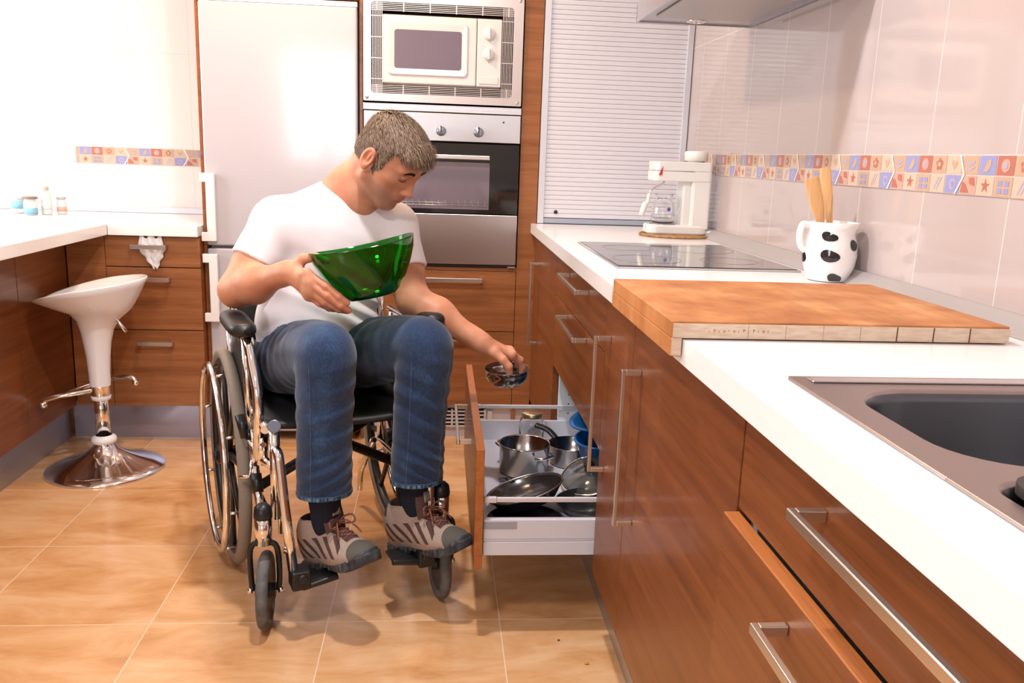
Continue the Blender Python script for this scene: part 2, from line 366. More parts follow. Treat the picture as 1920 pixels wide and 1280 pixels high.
bd = MB(); bd.lathe([(.0, 0), (.07, 0), (.07, -.02), (.06, -.09), (.05, -.10)], (-.45, 1.72, ZC)); bd.build('base', SATIN, lt)
bd = MB(); bd.lathe([(.05, -.095), (.0, -.098)], (-.45, 1.72, ZC)); bd.build('lens', mat('spot_glow', (1, .95, .9), .5, emit=(1, .9, .8), estr=6), lt)
pl = bpy.data.lights.new('ceiling_spot', 'AREA'); pl.shape = 'DISK'; pl.size = .10; pl.energy = 30; pl.color = (1, .94, .94)
po = bpy.data.objects.new('ceiling_spot', pl); COL.objects.link(po); po.location = (-.45, 1.72, ZC-.11)
# ================================================================ KITCHEN UNITS
INNER = mat('white_inner_board', (.70, .76, .80), .5)
def handle_x(parent, y0, y1, z0, z1, vertical, xf=.02, w=.012, d=.038, name='handle', m=None):
    """bar handle on a front that faces -X"""
    mb = MB(); x0 = xf-d
    if vertical:
        mb.box(x0, x0+.008, y0-w/2, y0+w/2, z0, z1)
        for z in (z0, z1-.010): mb.box(x0+.008, xf, y0-w/2, y0+w/2, z, z+.010)
    else:
        mb.box(x0, x0+.008, y0, y1, z0-w/2, z0+w/2)
        for y in (y0, y1-.010): mb.box(x0+.008, xf, y, y+.010, z0-w/2, z0+w/2)
    return mb.build(name, m or SATIN, parent, bevel=.0012)
def handle_y(parent, x0, x1, z, yf, w=.016, d=.03):
    mb = MB(); mb.box(x0, x1, yf-d, yf-d+.007, z-w/2, z+w/2)
    for x in (x0, x1-.01): mb.box(x, x+.01, yf-d+.007, yf, z-w/2, z+w/2)
    return mb.build('handle', SATIN, parent, bevel=.001)
ZB, ZT = .18, .858
def front_x(parent, name, y0, y1, z0, z1, x=.02, m=None, pname=None):
    mb = MB(); mb.box(x, x+.02, y0+.0015, y1-.0015, z0, z1)
    return mb.build(name, m or WY, parent, bevel=.0012)
def carcass(parent, y0, y1, hollow=False):
    mb = MB()
    if hollow:
        mb.mi = 1
        for i in range(19): mb.cyl((.075, 2.7005, .20+.032*i), (.075, 2.7015, .20+.032*i), .0025, seg=8)
        mb.mi = 0
        for y in (y0, y1-.018): mb.box(.042, .56, y, y+.018, ZB, .862)
        mb.box(.042, .56, y0, y1, ZB, ZB+.018); mb.box(.545, .56, y0, y1, ZB, .862); mb.box(.042, .12, y0, y1, .846, .862)
    else: mb.box(.042, .56, y0+.0005, y1-.0005, ZB, .862)
    return mb.build('carcass', [INNER, DARK], parent)
# corner door cabinet
c = thing('base_cabinet', 'brown wooden corner cabinet with one door, next to the oven column', 'cabinet', (.3, 3.05, ZB))
carcass(c, 2.722, 3.39); d = front_x(c, 'door', 2.722, 3.39, ZB, ZT); handle_x(d, 3.20, 0, .452, .768, True)
# drawer cabinet under the hob
c = thing('drawer_cabinet', 'brown cabinet under the hob with its bottom pan drawer pulled open', 'cabinet', (.3, 2.3, ZB))
carcass(c, 1.884, 2.719, True)
for z0, z1, zh in ((.724, ZT, .824), (.490, .721, .699)):
    d = front_x(c, 'drawer', 1.882, 2.719, z0, z1); handle_x(d, 2.125, 2.46, zh, 0, False)
# open drawer
dr = MB(); DZ = .240
dr.box(-.246, .26, 1.905, 2.695, DZ-.012, DZ)           # bottom
dr.box(.25, .262, 1.905, 2.695, DZ, DZ+.09)
for y in (1.905, 2.683): dr.box(-.246, .262, y, y+.012, DZ-.028, .306)
dr.box(-.246, .262, 1.9, 1.9045, DZ-.026, .249); dr.box(-.246, .262, 1.9018, 1.9045, .2495, .256); dr.box(-.246, .262, 1.9, 1.9045, .2565, .3055)
drawer = dr.build('open_drawer', mat('drawer_side_white', (.60, .62, .70), .3, coat=.2), c, bevel=.001)
front_x(drawer, 'drawer_front', 1.884, 2.717, .187, .487, x=-.268, m=WE)
fp = MB(); fp.box(-.2685, -.2679, 1.886, 2.715, .1885, .4855); fp.build('front_veneer', WY, drawer)
for y in (1.912, 2.688):
    r_ = MB(); r_.box(-.246, -.215, y-.006, y+.006, .346, .360); r_.box(-.215, .26, y-.004, y+.004, .347, .359); r_.build('side_rail', ALUL, drawer, bevel=.002)
mb = MB(); mb.box(-.246, -.165, 1.8995, 1.901, .282, .301); mb.build('cover_cap', mat('grey_cap', (.32, .33, .38), .4), drawer)
handle_x(drawer, 2.14, 2.47, .418, 0, False, xf=-.268, w=.014, d=.040)
# pull-out and door cabinets
c = thing('base_cabinet', 'narrow brown pull-out cabinet with a vertical handle, right of the open drawer', 'cabinet', (.3, 1.74, ZB))
carcass(c, 1.602, 1.881); d = front_x(c, 'door', 1.602, 1.881, ZB, ZT); handle_x(d, 1.822, 0, .460, .776, True)
c = thing('base_cabinet', 'brown cabinet with one wide door between the narrow pull-out and the sink drawers', 'cabinet', (.3, 1.3, ZB))
carcass(c, .989, 1.601); d = front_x(c, 'door', .989, 1.601, ZB, ZT); handle_x(d, 1.530, 0, .460, .773, True)
c = thing('drawer_cabinet', 'brown cabinet under the sink with two long-handled drawers, lower one ajar', 'cabinet', (.3, .5, ZB))
mb = MB(); y0, y1 = .04, .986
mb.box(.042, .56, y0, y0+.018, ZB, .862); mb.box(.042, .56, y1-.018, y1, ZB, .862); mb.box(.042, .56, y0, y1, ZB, ZB+.018); mb.box(.545, .56, y0, y1, ZB, .862)
mb.build('carcass', INNER, c)
d = front_x(c, 'drawer', .04, .986, .733, ZT); handle_x(d, .36, .762, .822, 0, False)
d = front_x(c, 'drawer', .04, .984, .46, .728, x=.001, m=WE); fp = MB(); fp.box(.0004, .0011, .0425, .9815, .4615, .7265); fp.build('front_veneer', WY, d); handle_x(d, .36, .775, .690, 0, False, xf=.0)
mb = MB(); mb.box(.021, .4, .08, .95, .49, .66); mb.build('drawer_box', INNER, c)
front_x(c, 'drawer', .04, .986, ZB, .456)
c = thing('base_cabinet', 'brown cabinet beyond the sink drawers, mostly outside the frame', 'cabinet', (.3, -.6, ZB))
carcass(c, -1.9, .036); front_x(c, 'door', -1.9, .036, ZB, ZT)
# plinth right
tag_pl = bx(.075, .09, -1.9, 3.39, .0, ZB-.002).build('plinth', ALU); prop(tag_pl, 'metal plinth strip recessed under the right-hand cabinets', 'plinth')
# worktop with sink cut-out
wt = MB(); z0, z1 = .863, .90
for a in ((0, .607, .955, 3.392), (0, .607, -1.9, .035), (0, .085, .035, .955), (.525, .607, .035, .955)): wt.box(a[0], a[1], a[2], a[3], z0, z1)
o = wt.build('worktop', QUARTZ); prop(o, 'long white stone worktop along the right wall holding hob and sink', 'worktop')
# sink
def rrect(x0, x1, y0, y1, r, n=8):
    pts = []
    for cx, cy, a in ((x1-r, y1-r, 0), (x0+r, y1-r, 90), (x0+r, y0+r, 180), (x1-r, y0+r, 270)):
        for k in range(n+1): t = R(a+90*k/n); pts.append((cx+r*math.cos(t), cy+r*math.sin(t)))
    return pts
sk = thing('sink', 'brushed steel double-bowl sink set into the white worktop, bottom right', 'sink', (.31, .5, .9))
def sink_part(ox0, ox1, oy0, oy1, ix0, ix1, iy0, iy1, r, depth, zt=.9045):
    A = rrect(ox0, ox1, oy0, oy1, .002); rows = []
    ring = lambda q, z: [(x, y, z) for x, y in q]
    rows.append(ring(A, .9005)); rows.append(ring(A, zt))
    rows.append(ring(rrect(ix0-.004, ix1+.004, iy0-.004, iy1+.004, r+.004), zt)); rows.append(ring(rrect(ix0, ix1, iy0, iy1, r), zt-.004))
    rows.append(ring(rrect(ix0+.003, ix1-.003, iy0+.003, iy1-.003, r), zt-.014)); rows.append(ring(rrect(ix0+.006, ix1-.006, iy0+.006, iy1-.006, r), zt-depth*.8)); rows.append(ring(rrect(ix0+.03, ix1-.03, iy0+.03, iy1-.03, r*.7), zt-depth))
    rows.append([((ix0+ix1)/2, (iy0+iy1)/2, zt-depth-.004)]*len(A))
    mb = MB(); n = len(A); vs = [p for q in rows for p in q]; fs = []
    for i in range(len(rows)-1):
        for k in range(n): l = (k+1) % n; fs.append((i*n+k, i*n+l, (i+1)*n+l, (i+1)*n+k))
    mb.add(vs, fs, False)
    for q in range(3*n, len(mb.m)): mb.m[q] = 1
    return mb
o = sink_part(.067, .56, .648, .985, .108, .50, .672, .925, .075, .17).build('main_bowl', [SINKM, BASIN], sk)
for p in o.data.polygons: p.use_smooth = abs(p.normal.z) < .9
o = sink_part(.067, .56, .0, .648, .095, .50, .30, .645-.01, .03, .12).build('small_bowl', [SINKM, BASIN], sk)
for p in o.data.polygons: p.use_smooth = abs(p.normal.z) < .9
mb = MB(); mb.box(.085, .545, .953, .972, .9045, .9075); mb.build('ledge', mat('bright_steel', (.7, .71, .74), .2, 1), sk, bevel=.003)
tr = MB(); A = rrect(.100, .49, .30, .628, .03); B_ = rrect(.116, .474, .316, .612, .022)
rows = [[(x, y, .9052) for x, y in A], [(x, y, .914) for x, y in A], [(x, y, .914) for x, y in B_], [(x, y, .86) for x, y in B_], [(.3, .45, .858)]*len(A)]
n = len(A); tr.add([p for q in rows for p in q], [(i*n+k, i*n+(k+1) % n, (i+1)*n+(k+1) % n, (i+1)*n+k) for i in range(4) for k in range(n)])
o = tr.build('colander_tray', BLACK); prop(o, 'black plastic tray dropped into the near sink bowl', 'tray')
# hob
hb = thing('hob', 'black glass ceramic hob with thin metal frame set in the worktop', 'hob', (.3, 2.33, .9))
bx(.067, .533, 2.035, 2.635, .9003, .905).build('frame', STEEL, hb, bevel=.002)
gl = bx(.074, .526, 2.042, 2.628, .9035, .9066).build('glass_plate', BLACKG, hb, bevel=.001)
for x, y, r in ((.18, 2.19, .09), (.40, 2.19, .075), (.19, 2.47, .075), (.40, 2.46, .10)):
    mb = MB(); mb.lathe([(r, .0), (r, .0004), (r-.0015, .0004), (r-.0015, 0)], (x, y, .9066), seg=48); mb.build('cooking_ring', mat('ring_grey', (.16, .16, .17), .3), gl)
# --------------------------------------------------------------- oven column
c = thing('tall_cabinet', 'tall brown cabinet column housing oven and microwave, with deep drawers below', 'cabinet', (-.31, 3.7, 0))
mb = MB(); mb.box(-.671, -.6585, YB, 3.92, 0, 2.3); mb.box(-.0505, .022, YB, 3.41, .14, 2.3); mb.box(-.05, -.035, 3.41, 3.92, 0, 2.3)
mb.box(-.6585, -.0505, YB+.001, 3.92, .705, .7195); mb.box(-.6585, -.0505, 3.9, 3.92, 0, 2.3); mb.box(-.6585, -.0505, YB+.001, 3.92, 1.74, 2.3)
mb.build('carcass', WX, c, bevel=.001)
for z0, z1, zh in ((.459, .703, .669), (.145, .456, .430)):
    d = bx(-.656, -.0525, YB, YB+.02, z0, z1).build('drawer', WX, c, bevel=.001); handle_y(d, -.56, -.187, zh, YB)
bx(-.6585, -.0505, YB+.021, 3.6, .141, .7045).build('drawer_body', DARK, c)
mb = MB(); mb.box(-.657, -.054, YB-.012, YB+.02, 1.313, 1.322); mb.box(-.657, -.054, YB-.008, YB+.02, 1.3225, 1.338); mb.build('divider_trim', ALUL, c, bevel=.001)
mb = MB(); mb.box(-.66, .072, 3.43, 3.445, 0, .139); pl_ = mb.build('plinth', mat('pale_plinth', (.60, .60, .66), .4, .3)); prop(pl_, 'pale metal plinth with ventilation grille under the oven column', 'plinth')
vg = MB(); vg.box(-.40, -.155, 3.424, 3.429, .042, .122); vb = vg.build('vent_backing', DARK, pl_)
vg = MB()
for z in (.045, .061, .077, .093, .109): vg.box(-.40, -.155, 3.416, 3.424, z, z+.006)
for x in (-.40, -.30, -.215, -.163): vg.box(x, x+.008, 3.415, 3.424, .042, .122)
vg.box(-.148, -.128, 3.416, 3.43, .05, .115); vg.build('vent_grille', ALUL, pl_)
# oven
ov = thing('oven', 'stainless steel built-in oven with black glass door', 'oven', (-.355, 3.7, .72))
bx(-.655, -.055, YB+.03, 3.88, .722, 1.309).build('housing', BLACKM, ov)
cp = bx(-.655, -.055, YB-.012, YB+.03, 1.205, 1.309).build('control_panel', STEEL, ov, bevel=.002)
for x in (-.505, -.361, -.217):
    if x == -.505: continue
    k = MB(); k.lathe([(.0, -.022), (.014, -.022), (.017, -.018), (.0175, -.004), (.019, 0)], (x, YB-.012, 1.243), (0, -1, 0)); k2 = [(r, -h) for r, h in ()]
    k = MB(); k.lathe([(.019, 0), (.0175, .004), (.017, .018), (.014, .022), (0, .022)], (x, YB-.012, 1.243), (0, -1, 0)); kn = k.build('knob', mat('knob_grey', (.35, .38, .45), .3, .8), cp)
    bx(x-.0022, x+.0022, YB-.036, YB-.033, 1.240, 1.262).build('pointer', BLACK, kn)
mb = MB(); mb.cyl((-.121, YB-.013, 1.283), (-.121, YB-.0115, 1.283), .0035, seg=12); mb.build('pilot_lamp', BLACK, cp)
dd = bx(-.655, -.057, YB-.014, YB+.02, .931, 1.199).build('door', BLACKG, ov, bevel=.002)
# recessed viewing window with a faintly lit cavity look: tinted pane
bx(-.56, -.17, YB-.0155, YB-.0142, .948, 1.128).build('window', mat('tinted_oven_window', (.16, .13, .17), .05, spec=.9, coat=1), dd)
rk = MB()
rk.tube([(-.55, YB-.0165, .962), (-.178, YB-.0165, .962)], .0012, 6)
rk.tube([(-.55, YB-.0165, .972), (-.178, YB-.0165, .972)], .0008, 6)
for i in range(15): x = -.54+i*.0255; rk.tube([(x, YB-.0165, .962), (x-.006, YB-.0165, .982)], .0007, 5)
rk.build('wire_rack', SATIN, dd)
mb = MB(); mb.box(-.54, -.173, YB-.052, YB-.040, 1.139, 1.155)
for x in (-.535, -.190): mb.box(x, x+.012, YB-.042, YB-.014, 1.141, 1.153)
mb.build('handle', mat('bright_bar', (.8, .8, .8), .3, .9), dd, bevel=.002)
bx(-.655, -.056, YB-.012, YB+.03, .732, .928).build('lower_panel', STEEL, ov, bevel=.002)
bx(-.655, -.056, YB-.006, YB+.02, .7215, .731).build('bottom_gap', BLACK, ov)
bx(-.088, -.058, YB-.012, YB+.0, .7205, .726).build('foot_strip', SATIN, ov)
# microwave and its frame
mw = thing('microwave', 'cream white built-in microwave with two dials inside a slotted metal frame', 'microwave', (-.36, 3.6, 1.345))
fr = MB(); X0, X1, Z0, Z1 = -.655, -.057, 1.345, 1.737; x0, x1, z0, z1 = -.626, -.094, 1.374, 1.700; ya, yb = YB-.014, YB+.004
n = 6; outer = rrect(X0, X1, Z0, Z1, .004, n); inner = rrect(x0, x1, z0, z1, .012, n); m_ = len(outer)
fr.add([(x, ya, z) for x, z in outer]+[(x, ya, z) for x, z in inner]+[(x, yb, z) for x, z in outer]+[(x, yb, z) for x, z in inner],
       [f for k in range(m_) for l in [(k+1) % m_] for f in ((k, l, m_+l, m_+k), (2*m_+k, 3*m_+k, 3*m_+l, 2*m_+l), (k, 2*m_+k, 2*m_+l, l), (m_+k, m_+l, 3*m_+l, 3*m_+k))])
mf = fr.build('built_in_frame', mat('warm_brushed_metal', (.66, .60, .58), .34, .75), mw)
gr = MB(); GM = mat('grille_metal', (.62, .54, .50), .35, .7)
for i in range(7): x = x0+.004+i*.0058; gr.box(x, x+.0022, ya+.004, ya+.007, z0, z1); x = x1-.006-i*.0058; gr.box(x, x+.0022, ya+.004, ya+.007, z0, z1)
for i in range(5): z = z0+.003+i*.0062; gr.box(x0, x1, ya+.003, ya+.006, z, z+.0022); z = z1-.005-i*.0062; gr.box(x0, x1, ya+.003, ya+.006, z, z+.0022)
for i in range(6): x = x0+.02+i*.098; gr.box(x, x+.004, ya+.002, ya+.008, z0, z0+.032); gr.box(x, x+.004, ya+.002, ya+.008, z1-.032, z1)
for i in range(4): z = z0+.05+i*.075; gr.box(x0, x0+.042, ya+.002, ya+.008, z, z+.003); gr.box(x1-.042, x1, ya+.002, ya+.008, z, z+.003)
gr.build('grille', GM, mf)
for x in (X0+.014, X1-.014):
    for z in (Z0+.012, Z1-.012): sc = MB(); sc.lathe([(.006, 0), (.005, .003), (0, .004)], (x, ya, z), (0, -1, 0), seg=16); sc.build('screw', SATIN, mf)
bx(-.588, -.135, YB+.012, 3.85, 1.408, 1.662).build('body', IVORY, mw, bevel=.004)
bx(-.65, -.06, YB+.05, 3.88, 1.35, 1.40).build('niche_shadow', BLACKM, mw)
md = MB(); md.box(-.586, -.232, YB-.010, YB+.0115, 1.412, 1.658); md = md.build('door', IVORY, mw, bevel=.006, seg=3)
mb = MB(); A = rrect(-.566, -.262, 1.44, 1.636, .018); B_ = rrect(-.54, -.288, 1.467, 1.606, .010); k = len(A)
mb.add([(x, YB-.0105, z) for x, z in A]+[(x, YB-.017, z) for x, z in rrect(-.560, -.268, 1.446, 1.630, .016)]+[(x, YB-.0135, z) for x, z in B_], [(i*k+j, i*k+(j+1) % k, (i+1)*k+(j+1) % k, (i+1)*k+j) for i in (0, 1) for j in range(k)])
mb.build('door_moulding', IVORY, md)
mb = MB(); mb.add([(x, YB-.014, z) for x, z in B_], [tuple(range(k))]); mb.build('window', mat('microwave_window', (.17, .14, .19), .12, coat=.8, spec=.8), md)
mp_ = bx(-.230, -.137, YB-.009, YB+.0115, 1.412, 1.658).build('control_panel', IVORY, mw, bevel=.004)
for z in (1.604, 1.531):
    k = MB(); k.lathe([(.024, 0), (.0225, .006), (.021, .012), (.0, .013)], (-.185, YB-.009, z), (0, -1, 0)); kn = k.build('knob', IVORY, mp_)
    bx(-.189, -.181, YB-.032, YB-.021, z-.020, z+.020).build('knob_grip', IVORY, kn, bevel=.003)
tk = MB()
for j in range(15):
    a = R(-60+j*300/14+90+90); tk.box(-.185+.031*math.cos(a)-.0007, -.185+.031*math.cos(a)+.0007, YB-.0098, YB-.0088, 1.531+.031*math.sin(a)-.0015, 1.531+.031*math.sin(a)+.0015)
tk.build('dial_marks', mat('print_grey', (.3, .28, .3), .5), mp_)
bx(-.222, -.147, YB-.0125, YB-.009, 1.422, 1.449).build('open_button', IVORY, mp_, bevel=.003)
# --------------------------------------------------------------- roller shutter cabinet
rc_ = thing('roller_shutter_cabinet', 'grey-white roller shutter cabinet standing on the worktop in the corner', 'cabinet', (.31, 3.6, .9))
mb = MB(); mb.box(.025, .050, YB-.002, 3.90, .9015, 2.2); mb.box(.583, .606, YB-.002, 3.90, .9015, 2.2); mb.build('frame', ALUL, rc_, bevel=.001)
bx(.050, .583, YB+.002, 3.42, .902, .922).build('bottom_rail', mat('blue_grey_rail', (.40, .44, .54), .4, .4), rc_, bevel=.001)
sl = MB(); P_ = .0178; z = .924
rows = []
while z < 2.18:
    rows += [(3.406, z+.0003), (YB+.006, z+.0008), (YB+.0054, z+P_*.5), (YB+.006, z+P_-.0008), (3.406, z+P_-.0003)]; z += P_
sl.grid([[(.050, y, z) for y, z in rows], [(.583, y, z) for y, z in rows]], False)
sl.build('shutter', mat('shutter_slats', (.72, .72, .78), .36, .15, coat=.15), rc_)
mb = MB(); mb.lathe([(.0075, 0), (.0075, .003), (.0, .0032)], (.098, YB+.004, .947), (0, -1, 0), seg=20); lk_ = mb.build('lock', mat('lock_dark', (.03, .03, .04), .3, .6), rc_)
# --------------------------------------------------------------- extractor hood
hd = thing('extractor_hood', 'steel extractor hood on the right wall above the hob', 'extractor hood', (.43, 2.35, 1.585))
mb = MB(); HY0, HY1, HX0, HZ = 1.955, 2.785, .243, 1.580
mb.box(HX0, .606, HY0, HY0+.004, HZ, HZ+.055); mb.box(HX0, .606, HY1-.004, HY1, HZ, HZ+.055); mb.box(HX0, HX0+.004, HY0, HY1, HZ, HZ+.055); mb.box(.602, .606, HY0, HY1, HZ, HZ+.055)
mb.box(HX0, .606, HY0, HY1, HZ+.055, HZ+.06)
mb.add([(HX0, HY0, HZ+.06), (.606, HY0, HZ+.06), (.606, HY1, HZ+.06), (HX0, HY1, HZ+.06), (.40, 2.22, HZ+.28), (.606, 2.22, HZ+.28), (.606, 2.52, HZ+.28), (.40, 2.52, HZ+.28)], [(0, 1, 5, 4), (1, 2, 6, 5), (2, 3, 7, 6), (3, 0, 4, 7)])
mb.box(.40, .606, 2.22, 2.52, HZ+.28, 2.49)
HM = mat('hood_steel', (.50, .49, .51), .25, .9)
mb.build('body', HM, hd)
bx(HX0+.004, .602, HY0+.004, HY1-.004, HZ+.004, HZ+.008).build('underside', mat('hood_underside', (.40, .40, .43), .22, .8), hd)
mb = MB(); mb.box(.275, .555, 2.02, 2.66, HZ-.002, HZ+.004); fl = mb.build('filter_panel', mat('filter_panel', (.48, .45, .44), .35, .7), hd, bevel=.002)
for y in (2.735,):
    mb = MB(); mb.lathe([(.030, .0), (.030, -.003), (.022, -.004), (.021, .0)], (.42, y, HZ+.004)); lp = mb.build('spotlight', CHROME, hd)
    mb = MB(); mb.lathe([(.021, -.001), (0, -.0015)], (.42, y, HZ+.004)); mb.build('lens', mat('lamp_lens', (.75, .73, .72), .2), lp)
# --------------------------------------------------------------- fridge
fg = thing('fridge_freezer', 'tall white fridge-freezer with two doors behind the seated man', 'fridge', (-.96, 3.65, 0))
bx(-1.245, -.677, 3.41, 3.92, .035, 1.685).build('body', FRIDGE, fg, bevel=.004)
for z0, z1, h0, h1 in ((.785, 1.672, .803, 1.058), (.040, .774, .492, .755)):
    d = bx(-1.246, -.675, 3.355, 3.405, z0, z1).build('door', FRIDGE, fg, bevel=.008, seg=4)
    mb = MB(); mb.prism([(x, 3.325, z) for x, z in ((-1.258, h0), (-1.203, h0), (-1.203, h1), (-1.258, h1), (-1.258, h1-.034), (-1.235, h1-.034), (-1.235, h0+.034), (-1.258, h0+.034))], (0, .02, 0)); mb.box(-1.230, -1.206, 3.3455, 3.356, h0+.004, h0+.03); mb.box(-1.230, -1.206, 3.3455, 3.356, h1-.03, h1-.004)
    mb.build('handle', WHITEG, d, bevel=.003)
bx(-1.246, -.675, 3.358, 3.41, 1.6725, 1.690).build('top_trim', WHITEG, fg)
for x in (-1.22, -.71): ft = MB(); ft.cyl((x, 3.43, 0), (x, 3.43, .036), .016, seg=16); ft.build('foot', CHROME, fg)
mb = MB(); mb.box(-1.262, -1.249, 3.372, 3.92, 0, 2.3); mb.box(-1.249, -.672, 3.38, 3.92, 1.70, 2.3); o = mb.build('fridge_housing', WZ, None, bevel=.001)
prop(o, 'brown wooden side panel and top cupboard framing the white fridge', 'panel')
# --------------------------------------------------------------- left run
c = thing('drawer_cabinet', 'brown cabinet with three drawers left of the fridge behind the stool', 'cabinet', (-1.45, 3.6, .15))
bx(-1.755, -1.2635, 3.341, 3.92, .154, .818).build('carcass', WZ, c)
bx(-1.752, -1.6135, 3.32, 3.3405, .154, .817).build('filler_panel', WX, c, bevel=.001)
for z0, z1, xa, xb, zh in ((.702, .816, -1.512, -1.381, .779), (.459, .6985, -1.512, -1.375, .656), (.154, .4555, -1.507, -1.375, .408)):
    d = bx(-1.6115, -1.264, 3.32, 3.3405, z0, z1).build('drawer', WX, c, bevel=.001); handle_y(d, xa, xb, zh, 3.32)
o = bx(-1.80, -1.264, 3.395, 3.41, 0, .153).build('plinth', mat('violet_grey_metal', (.40, .40, .50), .33, .7)); prop(o, 'brushed metal plinth under the three-drawer cabinet', 'plinth')
c = thing('peninsula', 'brown wood-panelled breakfast peninsula at the left edge', 'cabinet', (-2.0, 2.3, .15))
ys = [(2.933, 3.319), (2.33, 2.930), (1.73, 2.327), (1.2, 1.727)]
for a, b_ in ys: bx(-1.773, -1.755, a, b_, .156, .818).build('panel', WY2 if 'WY2' in globals() else WY, c, bevel=.001)
bx(-2.33, -1.774, 1.2, 3.9, .156, .818).build('carcass', WY, c)
o = bx(-1.83, -1.815, 1.25, 3.394, 0, .155).build('plinth', ALU); prop(o, 'metal plinth along the foot of the peninsula', 'plinth')
o = bx(-2.45, -1.592, 1.1, 3.925, .82, .86).build('peninsula_worktop', QUARTZ, bevel=.002); prop(o, 'white stone breakfast bar top overhanging the peninsula', 'worktop')
o = bx(-1.590, -1.2645, 3.298, 3.925, .82, .86).build('worktop', QUARTZ, bevel=.002); prop(o, 'short white worktop over the three-drawer cabinet', 'worktop')
# ================================================================ SMALL THINGS
# bar stool
sx_, sy_ = -1.555, 3.045
st = thing('bar_stool', 'white moulded bar stool on a chrome trumpet base', 'stool', (sx_, sy_, 0))
mb = MB(); mb.lathe([(.20, .0), (.203, .004), (.198, .010), (.16, .022), (.11, .038), (.07, .058), (.045, .078), (.034, .095), (.031, .105), (0, .105)], (sx_, sy_, 0), seg=64); mb.build('base', CHROME, st)
mb = MB(); mb.lathe([(.032, .098), (.042, .102), (.043, .112), (.040, .122), (.028, .128)], (sx_, sy_, 0), seg=40); mb.build('base_collar', WHITEG, st)
mb = MB(); mb.cyl((sx_, sy_, .12), (sx_, sy_, .30), .0245, seg=32); mb.build('column', CHROME, st)
mb = MB(); mb.lathe([(.0245, .258), (.033, .262), (.034, .275), (.026, .279)], (sx_, sy_, 0), seg=32); mb.build('column_ring', WHITEG, st)
mb = MB(); mb.lathe([(.033, .278), (.034, .31), (.035, .312), (.02, .314)], (sx_, sy_, 0), seg=32); mb.build('column_sleeve', CHROME, st)
# footrest hoop
fx = []
mb = MB(); pts = smooth_path([(sx_+.02, sy_+.02, .300), (sx_-.06, sy_-.03, .292), (sx_-.12, sy_-.05, .285), (sx_-.165, sy_-.05, .272), (sx_-.178, sy_-.05, .255)], 8); mb.tube(pts, .0105, 12)
mb.tube(smooth_path([(sx_-.11, sy_-.05, .288), (sx_-.05, sy_-.13, .300), (sx_+.02, sy_-.14, .305), (sx_+.05, sy_-.06, .31)], 8)[:1]+smooth_path([(sx_-.11, sy_-.05, .288), (sx_-.02, sy_+.09, .305), (sx_+.07, sy_+.09, .318), (sx_+.092, sy_+.085, .300)], 8)[1:], .009, 12)
mb.build('footrest', CHROME, st); mb = MB(); mb.ell((sx_-.178, sy_-.05, .252), .014, .014, .014); mb.build('footrest_cap', CHROME, st); mb = MB(); mb.ell((sx_+.092, sy_+.085, .298), .011, .011, .011); mb.build('footrest_cap', CHROME, st)
# seat: trumpet that opens to a scooped saddle; high side +X, lip to -X
def seat_surface():
    rows = []; n = 56
    prof = [(.0345, .312), (.036, .36), (.040, .42), (.046, .47), (.055, .515), (.070, .550), (.10, .580)]
    for i in range(n):
        t = 2*math.pi*i/n; cx, cy = math.cos(t), math.sin(t); row = []
        for r, z in prof:
            row.append((sx_+cx*r+(.012 if z > .5 else 0)*(z-.5)/.08, sy_+cy*r, z))
        # rim: ellipse-like, height rises on +x, dips then flares on -x
        rx = .175 if cx > 0 else .196
        ex, ey = rx*cx, .185*cy
        hz = .672+.026*cx if cx > 0 else .606+.066*max(0, 1+cx)**.62
        rim = np.array([sx_+ex+.0, sy_+ey, hz])
        a = np.array(row[-1]);
        for k in range(1, 7):
            s = k/6; q = a*(1-s)+rim*s; q[2] = a[2]+(rim[2]-a[2])*(s**1.25); row.append(tuple(q))
        # inner surface
        inn = rim+np.array([-cx*.008, -cy*.008, .001]); row.append(tuple(rim+np.array([-cx*.003, -cy*.003, .004]))); row.append(tuple(inn))
        ctr = np.array([sx_-.01, sy_, .600])
        for k in range(1, 7):
            s = k/6; q = inn*(1-s)+ctr*s; q[2] = ctr[2]+(inn[2]-ctr[2])*(1-s)**2.0; row.append(tuple(q))
        rows.append(row)
    return rows
mb = MB(); mb.grid(seat_surface(), True, True); mb.build('seat', WHITEG, st)
mb = MB(); mb.tube([(sx_+.045, sy_-.02, .600), (sx_+.09, sy_-.045, .555), (sx_+.122, sy_-.06, .520)], .0055, 10); mb.build('height_lever', CHROME, st)
# tea towel on the top drawer handle
tw = MB(); rows = []
for i in range(22):
    u = i/21; row = []
    for j in range(16):
        v = j/15; half = .052*(1-v)**.85+.003; xx = -1.437+(u-.5)*2*half+.012*v
        row.append((xx+.003*math.sin(v*17+u*5), 3.3085+.0035*math.sin(u*19+v*4), .783-.085*v-.004*math.cos(u*9)))
    rows.append(row)
tw.grid(rows); rows = []
for i in range(22):
    u = i/21; row = []
    for j in range(7):
        v = j/6; xx = -1.440+(u-.5)*2*(.046)*(1-.18*v); row.append((xx, 3.3085+.0035*math.sin(u*21+v), .783+.036*v+.009*math.sin(u*13+1)*v))
    rows.append(row)
tw.grid(rows)
o = tw.build('tea_towel', mat('white_cloth', (.80, .77, .78), .9), smooth=True); prop(o, 'crumpled white cloth hung on the top drawer handle left of the fridge', 'cloth')
sm = o.modifiers.new('thick', 'SOLIDIFY'); sm.thickness = .003; sm.offset = 0
